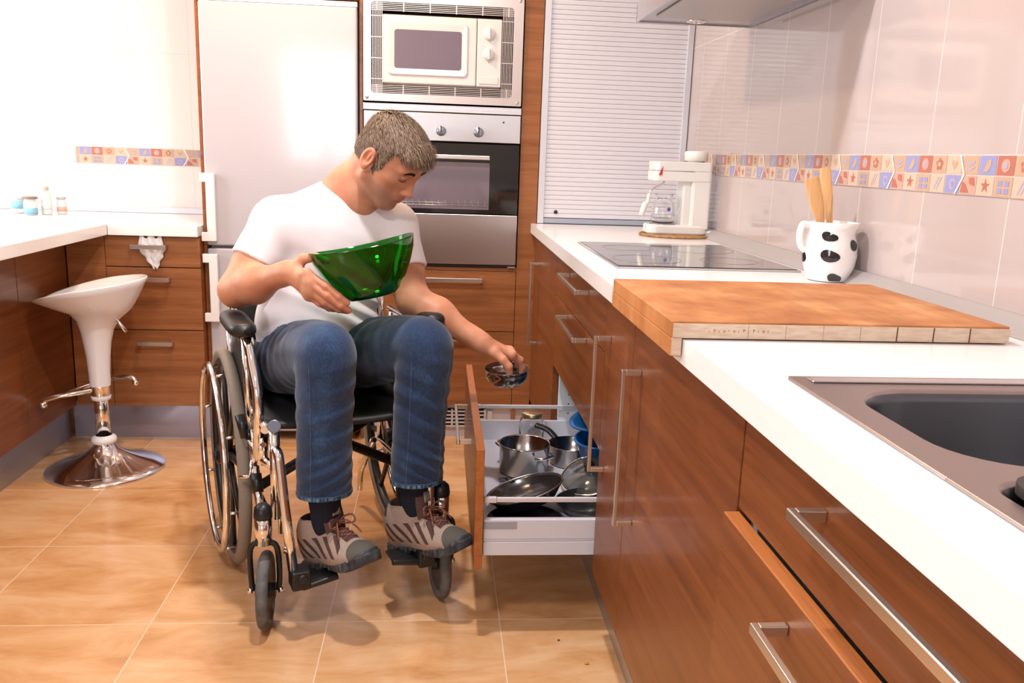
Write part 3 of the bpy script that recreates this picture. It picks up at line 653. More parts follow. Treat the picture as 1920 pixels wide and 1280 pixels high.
# bottles on the left worktop
BL = mat('pale_blue_label', (.25, .55, .72), .3); CLW = mat('frosted_white_plastic', (.80, .82, .84), .25); PKL = mat('salmon_label', (.80, .45, .35), .35)
def bottle(x, y, r, h, lab, label_z, cap, txt, neck=.4, nm='bottle'):
    t = thing(nm, txt, 'bottle', (x, y, .86)); mb = MB()
    mb.lathe([(0, .0), (r*.95, 0), (r, .004), (r, h*.72), (r*.8, h*.80), (r*neck, h*.86), (r*neck, h*.9), (0, h*.9)], (x, y, .861), seg=28); mb.build('body', CLW, t)
    mb = MB(); mb.lathe([(r*.99, label_z[0]), (r+.0008, label_z[0]), (r+.0008, label_z[1]), (r*.99, label_z[1])], (x, y, .861), seg=28); mb.build('label', lab, t)
    mb = MB(); mb.lathe([(r*neck*1.25, h*.88), (r*neck*1.3, h*.885), (r*neck*1.25, h), (0, h)], (x, y, .861), seg=20); mb.build('cap', cap, t)
bottle(-2.085, 3.70, .026, .068, BL, (.018, .05), WHITEG, 'small jar with blue label, leftmost on the white worktop', .9, 'jar')
bottle(-2.002, 3.62, .025, .072, BL, (.003, .028), mat('brown_cap', (.25, .18, .12), .4), 'jar with blue band and brown lid, second from the left', .9, 'jar')
bottle(-1.957, 3.66, .020, .112, CLW, (.02, .05), PKL, 'taller white bottle with pinkish cap among the small jars', .5)
bottle(-1.915, 3.70, .019, .070, PKL, (.012, .03), mat('grey_cap2', (.5, .5, .55), .4), 'small bottle with orange band, rightmost of the jars on the left worktop', .8)
# cutting board
bm_ = mat('butcher_block', (.5, .25, .1), .5); b = bm_.node_tree.nodes['Principled BSDF']
mp = coords(bm_, (1, 1, 1)); sp = N(bm_, 'ShaderNodeSeparateXYZ'); lk(bm_, mp, 'Vector', sp, 'Vector')
q1 = N(bm_, 'ShaderNodeMath', operation='MULTIPLY'); lk(bm_, sp, 'X', q1, 0); q1.inputs[1].default_value = 1/.058
q2 = N(bm_, 'ShaderNodeMath', operation='FLOOR'); lk(bm_, q1, 0, q2, 0); wn = N(bm_, 'ShaderNodeTexWhiteNoise', noise_dimensions='1D'); lk(bm_, q2, 0, wn, 'W')
fr_ = N(bm_, 'ShaderNodeMath', operation='FRACT'); lk(bm_, q1, 0, fr_, 0); gp = N(bm_, 'ShaderNodeMath', operation='LESS_THAN'); lk(bm_, fr_, 0, gp, 0); gp.inputs[1].default_value = .014
mpb = coords(bm_, (14, 2.2, 14)); n_ = N(bm_, 'ShaderNodeTexNoise', Scale=3, Detail=6, Roughness=.65, Distortion=.6); lk(bm_, mpb, 'Vector', n_, 'Vector')
mpc = coords(bm_, (3.5, 4.5, 1)); n2_ = N(bm_, 'ShaderNodeTexNoise', Scale=2, Detail=5, Roughness=.6); lk(bm_, mpc, 'Vector', n2_, 'Vector')
ra = ramp(bm_, [(.32, (.38, .125, .035)), (.5, (.52, .21, .065)), (.68, (.62, .31, .12))]); lk(bm_, n2_, 'Fac', ra, 'Fac')
rb = ramp(bm_, [(.3, (.82, .78, .74)), (.6, (1, 1, 1))]); lk(bm_, n_, 'Fac', rb, 'Fac')
m1 = N(bm_, 'ShaderNodeMix', data_type='RGBA', blend_type='MULTIPLY'); m1.inputs[0].default_value = .9; lk(bm_, ra, 'Color', m1, 6); lk(bm_, rb, 'Color', m1, 7)
rw = ramp(bm_, [(0, (.86, .84, .82)), (1, (1.0, 1.0, 1.0))]); lk(bm_, wn, 'Value', rw, 'Fac')
m2 = N(bm_, 'ShaderNodeMix', data_type='RGBA', blend_type='MULTIPLY'); m2.inputs[0].default_value = 1; lk(bm_, m1, 2, m2, 6); lk(bm_, rw, 'Color', m2, 7)
m3 = N(bm_, 'ShaderNodeMix', data_type='RGBA'); lk(bm_, gp, 0, m3, 0); lk(bm_, m2, 2, m3, 6); m3.inputs[7].default_value = (.34, .13, .045, 1); lk(bm_, m3, 2, b, 'Base Color')
endm = tex_noise(mat('worn_end_grain', (.6, .5, .4), .7), [(.3, (.56, .40, .28)), (.55, (.64, .50, .38)), (.75, (.68, .57, .46))], (14, 9, 60), 3, 5)
cb = thing('cutting_board', 'large worn butcher-block board with a front lip hooked over the worktop edge', 'cutting board', (.25, 1.43, .9))
mb = MB(); BX0, BX1, BY0, BY1, BZ = -.018, .512, 1.213, 1.655, .9275
A = rrect(BX0, BX1, BY0, BY1, .006, 4)
mb.prism([(x, y, .9015) for x, y in A], (0, 0, BZ-.9015)); mb.box(BX0, -.0015, BY0, BY1, .874, .9016)
bo = mb.build('board', bm_, cb, bevel=.0015)
mb = MB(); mb.box(BX0+.002, BX1-.002, BY0-.0012, BY0, .9025, BZ-.003); mb.box(BX0+.001, -.002, BY0-.0012, BY0, .8755, .903); eg = mb.build('end_grain', endm, cb)
mb = MB()
for x in (.330, .388, .446): mb = MB(); mb.box(x-.0010, x+.0006, BY0-.0018, BY0-.0012, .9025, BZ-.003); mb.build('stave_joint', mat('joint_dark', (.10, .05, .03), .8), cb)
for x in (.098, .156, .214, .272): mb = MB(); mb.box(x-.0004, x+.0004, BY0-.0016, BY0-.0012, .9025, BZ-.003); mb.build('stave_joint', mat('joint_pale', (.42, .30, .22), .8), cb)
mk = MB(); random.seed(4)   # faded branded mark on the board end
for i in range(13):
    x = .038+i*.0075; z = .912+random.uniform(-.001, .001); h = random.choice([.003, .005, .004]); mk.box(x, x+.0006, BY0-.0019, BY0-.0013, z, z+h)
    if i % 2: mk.box(x, x+.0035, BY0-.0019, BY0-.0013, z+h*.5, z+h*.5+.0006)
mk.build('burnt_mark', mat('burnt_mark', (.38, .20, .12), .8), cb)
# cow-spotted jug
jx, jy = .538, 1.905; jw = mat('glazed_white_ceramic', (.86, .84, .83), .12, coat=.6)
jg = thing('utensil_jug', 'white ceramic jug with black cow spots holding wooden spatulas', 'jug', (jx, jy, .9))
prof = [(0, .0), (.040, .0), (.046, .003), (.0575, .035), (.0605, .060), (.058, .088), (.052, .108), (.0515, .120), (.053, .134), (.050, .135), (.049, .121), (.050, .107), (.056, .088), (.058, .06), (.054, .034), (.04, .008), (0, .008)]
def jug_pt(a, k):
    r, h = prof[k]; sp_ = max(0, math.cos(a-R(-35)))**8*.007*max(0, (h-.11)/.025); return (jx+(r+sp_)*math.cos(a), jy+(r+sp_)*math.sin(a), .9005+h)
mb = MB(); mb.grid([[jug_pt(2*math.pi*i/56, k) for k in range(len(prof))] for i in range(56)], True, True); mb.build('body', jw, jg)
mb = MB(); mb.tube(smooth_path([(jx-.046, jy+.012, 1.022), (jx-.066, jy+.010, 1.028), (jx-.074, jy+.006, 1.005), (jx-.070, jy+.004, .980), (jx-.058, jy+.004, .968)], 8), .0075, 12); mb.build('handle', jw, jg)
def spot(a0, h0, ra, rh, lump):
    mb = MB(); n = 26; P = []
    for ring in (1.0, .6, .25):
        for i in range(n):
            t = 2*math.pi*i/n; q = ring*(1+lump*math.cos(2*t+1.0)+lump*.5*math.cos(3*t)); h = h0+rh*q*math.sin(t); a = a0+ra*q*math.cos(t)
            h = min(max(h, .0035), .12)
            r = np.interp(h, [p[1] for p in prof[1:9]], [p[0] for p in prof[1:9]])+.0012
            P.append((jx+r*math.cos(a), jy+r*math.sin(a), .9005+h))
    r = np.interp(h0, [p[1] for p in prof[1:9]], [p[0] for p in prof[1:9]])+.0014; P.append((jx+r*math.cos(a0), jy+r*math.sin(a0), .9005+h0))
    fs = [(k*n+i, k*n+(i+1) % n, (k+1)*n+(i+1) % n, (k+1)*n+i) for k in (0, 1) for i in range(n)]+[(2*n+i, 2*n+(i+1) % n, 3*n) for i in range(n)]
    mb.add(P, fs, True); mb.build('cow_spot', mat('black_glaze', (.008, .006, .010), .08, coat=.7), jg)
va = math.atan2(CAM[1]-jy, CAM[0]-jx)
spot(va-.08, .104, .30, .011, .18); spot(va+.02, .061, .33, .0145, .12); spot(va+1.02, .086, .22, .013, .1); spot(va+.32, .010, .30, .0115, .15); spot(va-1.25, .055, .25, .015, .1)
SPW = wood('beech_wood', (.62, .33, .13), (.72, .42, .19), (.78, .50, .26), 2, .55, 0)
def spatula(p0, p1, p2, wtop, nrm, txt):
    p0, p1, p2 = map(np.array, (p0, p1, p2)); n = unit(nrm); rows = []
    L = []
    for t in np.linspace(0, 1, 18): L.append((p0*(1-t)+p1*t) if t < 0 else (p0+(p2-p0)*t))
    d = unit(p2-p0); s_ = unit(np.cross(d, n)); n = np.cross(s_, d); mb = MB(); P = []
    for i, c0 in enumerate(L):
        t = i/17; w_ = .0065+(wtop-.0065)*(1/(1+math.exp(-(t-.62)*18)))
        if t > .97: w_ *= .93
        th = .0045-.002*t; ring = []
        for k in range(12):
            a = 2*math.pi*k/12; ring.append(c0+s_*w_*math.copysign(abs(math.cos(a))**.7, math.cos(a))+n*th*math.sin(a)+n*.006*math.sin(t*3.0))
        P.append(ring+[ring[0]])
    mb.grid(P, True); mb.poly(P[-1][:-1]); o = mb.build('wooden_spatula', SPW); prop(o, txt, 'spatula')
spatula((jx+.004, jy-.006, .915), (jx, jy, 1.0), (jx-.064, jy-.002, 1.132), .0165, (-.2, -1, .1), 'wooden spatula leaning left in the cow-spotted jug')
spatula((jx+.022, jy+.012, .915), (jx, jy, 1.0), (jx-.022, jy+.024, 1.156), .0125, (-.6, -1, 0), 'wooden spatula standing upright behind the other in the jug')
# coffee maker
cm = thing('coffee_maker', 'cream white coffee machine with steam arm on a wicker mat', 'coffee maker', (.47, 3.0, .907))
yc = 2.99
mb = MB(); base = rrect(.362, .578, yc-.055, yc+.055, .035, 8); base2 = rrect(.366, .574, yc-.051, yc+.051, .033, 8)
k = len(base); mb.add([(x, y, .9085) for x, y in base2]+[(x, y, .914) for x, y in base]+[(x, y, .935) for x, y in base]+[(x, y, .942) for x, y in base2], [(i*k+j, i*k+(j+1) % k, (i+1)*k+(j+1) % k, (i+1)*k+j) for i in range(3) for j in range(k)]+[tuple(range(k)), tuple(range(3*k, 4*k))])
mb.build('base', PLW, cm)
mb = MB(); mb.prism([(x, y, .93) for x, y in rrect(.508, .578, yc-.052, yc+.052, .012)], (0, 0, .20)); mb.prism([(x, y, .94) for x, y in rrect(.480, .512, yc-.040, yc+.040, .008)], (0, 0, .16)); mb.build('column', PLW, cm, bevel=.002)
mb = MB(); mb.prism([(x, y, 1.092) for x, y in rrect(.372, .580, yc-.055, yc+.055, .018)], (0, 0, .033)); mb.prism([(x, y, 1.127) for x, y in rrect(.374, .580, yc-.055, yc+.055, .018)], (0, 0, .031)); mb.build('brew_head', PLW, cm, bevel=.003)
mb = MB(); mb.lathe([(.030, 1.155), (.030, 1.162), (.040, 1.163), (.041, 1.190), (.037, 1.196), (0, 1.197)], (.530, yc, 0)); mb.build('lid', PLW, cm)
mb = MB(); mb.lathe([(.0, .943), (.040, .943), (.046, .9445), (.046, .942)], (.425, yc, 0)); mb.build('drip_plate', mat('drip_grey', (.30, .29, .31), .35, .5), cm)
mb = MB(); mb.prism([(.386, yc-.0565, 1.112), (.397, yc-.0565, 1.112), (.399, yc-.0565, 1.142)], (0, -.003, 0)); mb.build('switch', mat('red_switch', (.60, .03, .02), .3), cm)
mb = MB(); mb.tube(smooth_path([(.412, yc-.03, 1.095), (.408, yc-.04, 1.083), (.385, yc-.048, 1.072), (.366, yc-.052, 1.060), (.357, yc-.054, 1.045)], 8), .0035, 10); sa = mb.build('steam_arm', CHROME, cm)
mb = MB(); mb.tube([(.358, yc-.054, 1.048), (.354, yc-.055, 1.020), (.345, yc-.056, 1.012), (.334, yc-.057, .972)], [.006, .0065, .0105, .010], 16); mb.build('steam_nozzle', PLW, sa)
mb = MB(); mb.tube([(.570, yc-.03, .918), (.600, yc-.045, .917)], .008, 10); mb.build('plug', PLW, cm)
# carafe
cf = thing('glass_carafe', 'small clear glass carafe on the coffee machine plate', 'carafe', (.425, yc, .945))
po_ = [(0, .001), (.034, .001), (.040, .006), (.0415, .025), (.041, .050), (.035, .066), (.028, .078), (.0275, .088), (.0315, .0985), (.032, .100)]
pi_ = [(.0305, .100), (.0300, .0985), (.026, .088), (.0265, .078), (.0335, .066), (.0395, .050), (.040, .025), (.038, .008), (.033, .004), (0, .004)]
mb = MB(); mb.lathe(po_+pi_, (.425, yc-.002, .9455), seg=36); mb.build('body', GLASS, cf)
mb = MB(); mb.tube(smooth_path([(.453, yc-.008, 1.040), (.474, yc-.018, 1.034), (.476, yc-.02, 1.0), (.463, yc-.012, .972)], 6), .0035, 8); mb.build('handle', GLASS, cf)
mb = MB(); mb.lathe([(.007, 0), (0, .0006)], (.434, yc-.0425, .995), (.2, -1, 0), seg=16); mb.build('badge', mat('blue_badge', (.10, .10, .35), .4), cf)
# wicker mat
wk = tex_noise(mat('wicker', (.4, .22, .09), .8), [(.3, (.22, .11, .04)), (.6, (.45, .25, .10))], (1, 1, 1), 60, 3, bump=.6, bdist=.003)
mb = MB()
for i in range(12): r = .008+i*.0107; mb.tube([(.473+r*math.cos(t), 2.985+r*.9*math.sin(t), .9050+.0005*math.sin(t*14+i)) for t in np.linspace(0, 2*math.pi, 60)[:-1]], .0042, 6, closed=True)
o = mb.build('wicker_mat', wk); prop(o, 'round woven wicker mat under the coffee machine', 'mat')
# crumbs on the floor
for (x, y, r, txt) in ((-.002, 1.772, .006, 'small orange crumb on the floor tile near the cabinets'),(-.055, 1.872, .0035, 'tiny dark crumb on the floor tile nearer the drawer')):
    mb = MB(); mb.ell((x, y, .0025), r, r*.7, .002, n=5); o = mb.build('crumb', mat('crumb', (.55, .25, .03) if r > .004 else (.15, .06, .03), .7)); prop(o, txt, 'crumb')
# --------------------------------------------------------------- contents of the drawer
DF = DZ+.0008; POT = mat('pot_steel', (.44, .43, .43), .16, 1); NST = mat('black_nonstick', (.018, .017, .018), .22, coat=.3)
def pan_shell(mb, c, r, h, ax, rb=None, th=.003, seg=48, lipr=.003):
    rb = rb or r*.8
    mb.lathe([(0, 0), (rb*.96, 0), (rb, .003), (r, h-.002), (r+lipr, h), (r, h+.001), (r-th, h-.003), (rb-th, .006), (0, .005)], c, ax, seg=seg)
pt = thing('stock_pot', 'shiny steel cooking pot with two side handles in the open drawer', 'pot', (-.10, 2.40, DF))
mb = MB(); mb.lathe([(0, 0), (.066, 0), (.073, .004), (.0745, .085), (.077, .088), (.075, .0895), (.072, .086), (.0705, .006), (0, .004)], (-.100, 2.395, DF+.001), seg=56); mb.build('body', POT, pt)
for s_, an in ((1, -50), (-1, 130)):
    a = R(an); d = np.array([math.cos(a), math.sin(a), 0]); s2 = np.array([-d[1], d[0], 0]); c0 = np.array([-.100, 2.395, DF+.066])+d*.074
    mb = MB(); mb.tube(smooth_path([c0+s2*.030, c0+d*.020+s2*.024+np.array([0, 0, .003]), c0+d*.026+np.array([0, 0, .004]), c0+d*.020-s2*.024+np.array([0, 0, .003]), c0-s2*.030], 6), .0045, 10); mb.build('handle', CHROME, pt)
ax = unit((-.30, .10, 1.0))
fp_ = thing('frying_pan', 'black non-stick frying pan tilted against the steel pot in the drawer', 'frying pan', (-.12, 2.1, DF))
mb = MB(); pc = np.array([-.118, 2.10, DF+.030]); pan_shell(mb, pc, .103, .034, ax, .078); mb.build('pan', NST, fp_)
mb = MB(); d = unit(np.array([-.30, 1, 0])-ax*(np.array([-.30, 1, 0])@ax)); q0 = pc+ax*.030+d*.098; mb.tube([q0, q0+d*.03+ax*.004, q0+d*.10-ax*.012], [.008, .010, .0125], 12, sx=.6); mb.build('handle', BLACK, fp_)
lid_rim = MB(); lid_rim.tube([pc+ax*.0365+(unit(np.cross(ax, (1, 0, 0)))*math.cos(t)+unit(np.cross(ax, np.cross(ax, (1, 0, 0))))*math.sin(t))*.1045 for t in np.linspace(0, 2*math.pi, 60)[:-1]], .0014, 6, closed=True); lid_rim.build('rim', SATIN, fp_)
t = thing('saucepan', 'dark saucepan with black handle behind the steel pot', 'saucepan', (.045, 2.50, DF))
mb = MB(); pan_shell(mb, (.052, 2.47, DF+.001), .070, .060, (0, 0, 1), .066); mb.build('pan', mat('dark_steel', (.25, .24, .24), .2, 1), t)
mb = MB(); mb.tube(smooth_path([(.015, 2.53, DF+.055), (-.01, 2.56, DF+.075), (-.045, 2.585, DF+.082)], 6), .012, 12, sx=.6); mb.build('handle', BLACK, t)
t = thing('pot_lid', 'glass pot lid with steel rim leaning beside the blue tub', 'lid', (.07, 2.22, DF))
ax2 = unit((-.35, -.25, 1)); c0 = np.array([.078, 2.25, DF+.045]); mb = MB(); mb.lathe([(.088, 0), (.06, .012), (.02, .018), (0, .019), (0, .016), (.06, .009), (.085, 0)], c0, ax2, seg=40); mb.build('glass', mat('smoked_glass', (.30, .33, .33), .05, trans=.9), t)
u1 = unit(np.cross(ax2, (0, 1, 0))); u2 = np.cross(ax2, u1); mb = MB(); mb.tube([c0+(u1*math.cos(a)+u2*math.sin(a))*.090 for a in np.linspace(0, 2*math.pi, 50)[:-1]], .0035, 8, closed=True); mb.build('rim', CHROME, t)
mb = MB(); mb.lathe([(.010, .018), (.008, .028), (.016, .034), (.014, .040), (0, .041)], c0, ax2, seg=20); mb.build('knob', BLACK, t)
t = thing('frying_pan', 'small black pan lying at the front of the drawer floor', 'frying pan', (.02, 2.06, DF))
mb = MB(); pan_shell(mb, (.055, 2.11, DF+.001), .095, .022, (0, 0, 1), .08); mb.build('pan', NST, t)
t = thing('baking_tray', 'flat black griddle lying behind the drawer side rail', 'tray', (-.12, 2.0, DF))
mb = MB(); pan_shell(mb, (-.13, 2.02, DF+.001), .098, .012, (0, 0, 1), .088); mb.build('plate', NST, t)
t = thing('glass_jar', 'glass storage jar with gold lid at the back of the drawer', 'jar', (-.055, 2.60, DF))
mb = MB(); mb.lathe([(0, 0), (.036, 0), (.040, .004), (.041, .080), (.036, .094), (.031, .100), (.031, .106), (.029, .106), (.029, .099), (.034, .092), (.0385, .079), (.038, .006), (0, .004)], (-.055, 2.615, DF+.001), seg=36); mb.build('body', GLASS, t)
mb = MB(); mb.lathe([(.034, .100), (.0345, .102), (.034, .114), (.031, .116), (0, .1155)], (-.055, 2.615, DF+.001), seg=36); mb.build('lid', mat('gold_lid', (.55, .45, .28), .3, .9), t)
BP = mat('blue_plastic', (.005, .12, .42), .3, coat=.2)
t = thing('plastic_tub', 'bright blue plastic tub stacked on pans in the drawer', 'tub', (.12, 2.42, DF))
mb = MB(); c0 = (.150, 2.385, DF+.004); mb.lathe([(0, 0), (.062, 0), (.068, .004), (.086, .105), (.092, .108), (.092, .112), (.084, .112), (.066, .010), (0, .008)], c0, unit((-.12, -.05, 1)), seg=40); mb.build('body', BP, t)
t = thing('plastic_bowl', 'second blue plastic bowl nested above the blue tub', 'bowl', (.12, 2.45, DF+.1))
mb = MB(); mb.lathe([(0, 0), (.050, 0), (.078, .030), (.098, .034), (.098, .038), (.078, .036), (.048, .006), (0, .004)], (.140, 2.43, DF+.122), unit((-.20, -.06, 1)), seg=40); mb.build('body', BP, t)
# ================================================================ WHEELCHAIR
CF = np.array([.358, -.934, 0]); CL = np.array([.934, .358, 0]); CO = np.array([-.717, 2.441, 0]); CZ = np.array([0, 0, 1.])
CF /= np.linalg.norm(CF); CL /= np.linalg.norm(CL)
def Wc(a, b, z): return CO+CF*a+CL*b+CZ*z
wc = thing('wheelchair', 'chrome folding wheelchair with black seat, carrying the seated man', 'wheelchair', tuple(CO))
TYRE = mat('grey_beige_tyre', (.26, .22, .18), .75); bb = TYRE.node_tree.nodes['Principled BSDF']
_mp = coords(TYRE); _vo = N(TYRE, 'ShaderNodeTexVoronoi', Scale=240, distance='CHEBYCHEV'); lk(TYRE, _mp, 'Vector', _vo, 'Vector')
_b = N(TYRE, 'ShaderNodeBump', Strength=.4, Distance=.002); lk(TYRE, _vo, 'Distance', _b, 'Height'); lk(TYRE, _b, 'Normal', bb, 'Normal')
TYREG = tex_noise(mat('grey_caster_tyre', (.10, .10, .10), .7), [(.3, (.075, .075, .075)), (.7, (.15, .145, .14))], ns=40, bump=.1)
def circ(c, ax1, ax2, r, n=72): return [c+ax1*math.cos(t)*r+ax2*math.sin(t)*r for t in np.linspace(0, 2*math.pi, n+1)[:-1]]
def ring(c, r, tr, axis, n=72, seg=14, a1=None, sx=1.0):
    a1 = a1 if a1 is not None else unit(np.cross(axis, CZ)); a2 = unit(np.cross(axis, a1)); mb = MB()
    mb.tube(circ(c, a1, a2, r, n), tr, seg, closed=True, sx=sx, up=axis); return mb
for sd in (-1, 1):
    bw = sd*.245; c = Wc(0, bw, .305); ax = CL*sd
    wh = ring(c, .288, .0168, ax, 96, 16).build('rear_wheel', TYRE, wc)
    rm = ring(c, .267, .0105, ax, 96, 12, sx=1.25).build('rim', BLACK, wh)
    hub = MB(); hub.cyl(c-ax*.03, c+ax*.034, .024, seg=24); hub.cyl(c+ax*.03, c+ax*.042, .014, seg=16); hub.build('hub', BLACK, wh)
    for k in range(8):
        t = k*math.pi/4+.2; d = CF*math.cos(t)+CZ*math.sin(t); mb = MB(); mb.tube([c+d*.02, c+d*.262], [.013, .009], 8, sx=.7, up=ax); mb.build('spoke', BLACK, wh)
    ring(c+ax*.042, .258, .0092, ax, 96, 14).build('hand_rim', CHROME, wh)
    for k in range(8):
        t = k*math.pi/4+.5; d = CF*math.cos(t)+CZ*math.sin(t); mb = MB(); mb.cyl(c+d*.262+ax*.008, c+d*.258+ax*.041, .0042, seg=10); mb.build('rim_stud', SATIN, wh)
# casters
for sd, ct, ang in ((-1, (-.773, 1.961), 4), (1, (-.349, 2.102), 13)):
    fdir = np.array([math.sin(R(ang)), -math.cos(R(ang)), 0]); sdv = np.array([math.cos(R(ang)), math.sin(R(ang)), 0])
    c = np.array([ct[0], ct[1], .096])
    cw = ring(c, .0815, .0145, sdv, 64, 14, a1=fdir, sx=1.0).build('caster_wheel', TYREG, wc)
    mb = MB(); mb.cyl(c-sdv*.010, c+sdv*.010, .068, seg=40); mb.cyl(c-sdv*.024, c+sdv*.024, .019, seg=20); mb.build('hub', BLACK, cw)
    for s2 in (-1, 1): mb = MB(); mb.cyl(c+sdv*s2*.030, c+sdv*s2*.042, .0075, seg=6); mb.build('axle_nut', CHROME, cw)
    top = c+np.array([0, 0, .130])-fdir*(-.012)
    for s2 in (-1, 1):
        mb = MB(); mb.tube(smooth_path([top+sdv*s2*.004, top+sdv*s2*.024-CZ*.002, top+sdv*s2*.033-CZ*.025, c+sdv*s2*.034+CZ*.04, c+sdv*s2*.031], 6), .0055, 10, sx=1.3); mb.build('fork', BLACK, wc)
    mb = MB(); mb.cyl(top-CZ*.001, top+CZ*.070, .0205, seg=28); mb.build('caster_housing', CHROME, wc)
    mb = MB(); mb.lathe([(.022, .066), (.0225, .075), (.020, .092), (.011, .101), (0, .103)], top, seg=24); mb.build('caster_cap', BLACK, wc)
    # down tube from frame to caster housing
    bs = sd*.225
    mb = MB(); mb.tube(round_path([top+CZ*.045-CF*.02, Wc(.33, bs, .36), Wc(.30, bs, .47)], .05), .0105, 12); mb.build('caster_tube', CHROME, wc)
    mb = MB(); mb.tube([Wc(.362, bs, .325), Wc(.338, bs, .365)], .0135, 12); mb.build('tube_sleeve', BLACK, wc)
r1 = .0112
for sd in (-1, 1):
    b0 = sd*.212
    def T(name, pts, r, m=CHROME, rp=.04, seg=14, parent=wc, **k):
        mb = MB(); mb.tube(round_path(pts, rp) if len(pts) > 2 else pts, r, seg, **k); return mb.build(name, m, parent)
    T('back_post', [Wc(-.045, b0, .28), Wc(-.02, b0, .55), Wc(-.045, b0, .725), Wc(-.085, b0, .757), Wc(-.14, b0, .760)], r1)
    T('push_handle_grip', [Wc(-.10, b0, .758), Wc(-.18, b0, .761)], .0165, BLACK)
    T('seat_rail', [Wc(-.035, b0, .503), Wc(.415, b0, .503)], r1)
    T('lower_rail', [Wc(-.04, b0, .285), Wc(.40, b0, .285)], r1)
    T('front_post', [Wc(.415, sd*.192, .275), Wc(.418, sd*.192, .502)], .0125)
    q_ = unit(CF*.85-CL*.1+CZ*.4); mb = MB(); mb.cyl(Wc(.418, sd*.192, .508), Wc(.418, sd*.192, .508)+q_*.013, .0158, seg=28); mb.build('post_cap', mat('grey_cap_blue', (.16, .18, .22), .35, .6), wc, bevel=.002)
    T('post_stub', [Wc(.395, sd*.175, .225), Wc(.397, sd*.175, .36)], .0095)
    T('latch_housing', [Wc(.375, sd*.215, .405), Wc(.378, sd*.215, .475)], .0145)
    T('latch_bolt', [Wc(.388, sd*.215, .458), Wc(.397, sd*.215, .459)], .007)
    T('latch_bracket', [Wc(.38, sd*.215, .418), Wc(.41, sd*.19, .402)], .011)
    # armrest frame
    T('armrest_post', [Wc(.372, sd*.222, .42), Wc(.388, sd*.222, .59), Wc(.33, sd*.226, .66), Wc(.312, sd*.23, .704)], .0128, rp=.05)
    T('armrest_post', [Wc(.275, sd*.224, .44), Wc(.277, sd*.232, .70)], .0100)
    T('armrest_rail', [Wc(.300, sd*.23, .700), Wc(-.02, sd*.232, .700)], .0095)
    T('armrest_post', [Wc(.0, sd*.226, .40), Wc(0, sd*.232, .70)], .0095)
    mb = MB(); mb.obox(Wc(.14, sd*.2275, .585), CF, CL, CZ, .125, .0018, .085); mb.build('skirt_guard', VINYL, wc, bevel=.002)
    pd = MB(); rows = []
    for i in range(29):
        s = i/28; a = .125+.225*s; e = (max(0, 1-abs(2*s-1)**8))**.5; w_ = .033*e+.001; h = .0155*e**.5+.001; ring_ = []
        for k in range(20):
            t = 2*math.pi*k/20; cx_ = math.copysign(abs(math.cos(t))**.75, math.cos(t)); sz_ = math.copysign(abs(math.sin(t))**.75, math.sin(t))
            ring_.append(Wc(a, sd*.243+w_*cx_, .727+h*sz_+(.004*sz_ if sz_ > 0 else 0)))
        rows.append(ring_+[ring_[0]])
    pd.grid(rows); pd.build('armrest_pad', VINYL, wc)
    # leg-rest hangers and foot plates
    T('leg_rest_tube', [Wc(.420, sd*.192, .455), Wc(.452, sd*.19, .452), Wc(.475, sd*.183, .33), Wc(.505, sd*.172, .175)], .0122, rp=.03)
    T('tube_collar', [Wc(.489, sd*.1775, .232), Wc(.493, sd*.1765, .218)], .0142)
    jb = MB(); jb.obox(Wc(.508, sd*.158, .156), CF, CL, CZ, .026, .022, .024); jb.cyl(Wc(.53, sd*.155, .163), Wc(.541, sd*.155, .163), .012, seg=20); jb.build('footplate_joint', BLACK, wc, bevel=.006, seg=3)
    fpz = .130 if sd < 0 else .140; fpi = fpz+.018
    jb = MB(); jb.prism([Wc(.510, sd*.15, fpz), Wc(.520, sd*.068, fpi), Wc(.465, sd*.068, fpi), Wc(.43, sd*.15, fpz)], (0, 0, .008)); jb.tube([Wc(.520, sd*.155, fpz+.003), Wc(.525, sd*.068, fpi+.002)], .008, 10); jb.build('footplate', BLACK, wc, bevel=.003)
    # brake
    T('brake_clamp', [Wc(.325, sd*.224, .445), Wc(.33, sd*.224, .385)], .010)
    T('brake_arm', [Wc(.33, sd*.232, .40), Wc(.338, sd*.240, .36), Wc(.322, sd*.262, .357)], .0045, rp=.01)
    T('brake_lever', [Wc(.335, sd*.224, .43), Wc(.305, sd*.245, .455)], .0045)
    T('brake_grip', [Wc(.308, sd*.243, .452), Wc(.284, sd*.251, .505)], [.0115, .0135] , BLACK)
    T('brake_knob', [Wc(.345, sd*.226, .50), Wc(.362, sd*.226, .502)], .0085, mat('knob_blue_grey', (.20, .23, .28), .3))
    T('anti_tip_tube', [Wc(-.04, sd*.19, .285), Wc(-.19, sd*.19, .13), Wc(-.20, sd*.19, .06)], .010)
    # cross brace arm
    T('cross_brace', [Wc(.21+.012*sd, -sd*.20, .285), Wc(.21+.012*sd, sd*.195, .492)], .0135, BLACK)
# sling seat and back
mb = MB(); mb.grid([[Wc(a, b_, .520-.012*(1-(b_/.2)**2)) for b_ in np.linspace(-.205, .205, 15)] for a in np.linspace(-.03, .425, 12)]); so = mb.build('seat', VINYL, wc)
s_ = so.modifiers.new('thick', 'SOLIDIFY'); s_.thickness = .014; s_.offset = -1
mb = MB(); mb.grid([[Wc(-.03-.035*(z-.5)/.4-.02*(1-(b_/.21)**2), b_, z) for b_ in np.linspace(-.213, .213, 15)] for z in np.linspace(.50, .775, 10)]); so = mb.build('backrest', VINYL, wc)
s_ = so.modifiers.new('thick', 'SOLIDIFY'); s_.thickness = .012; s_.offset = 0
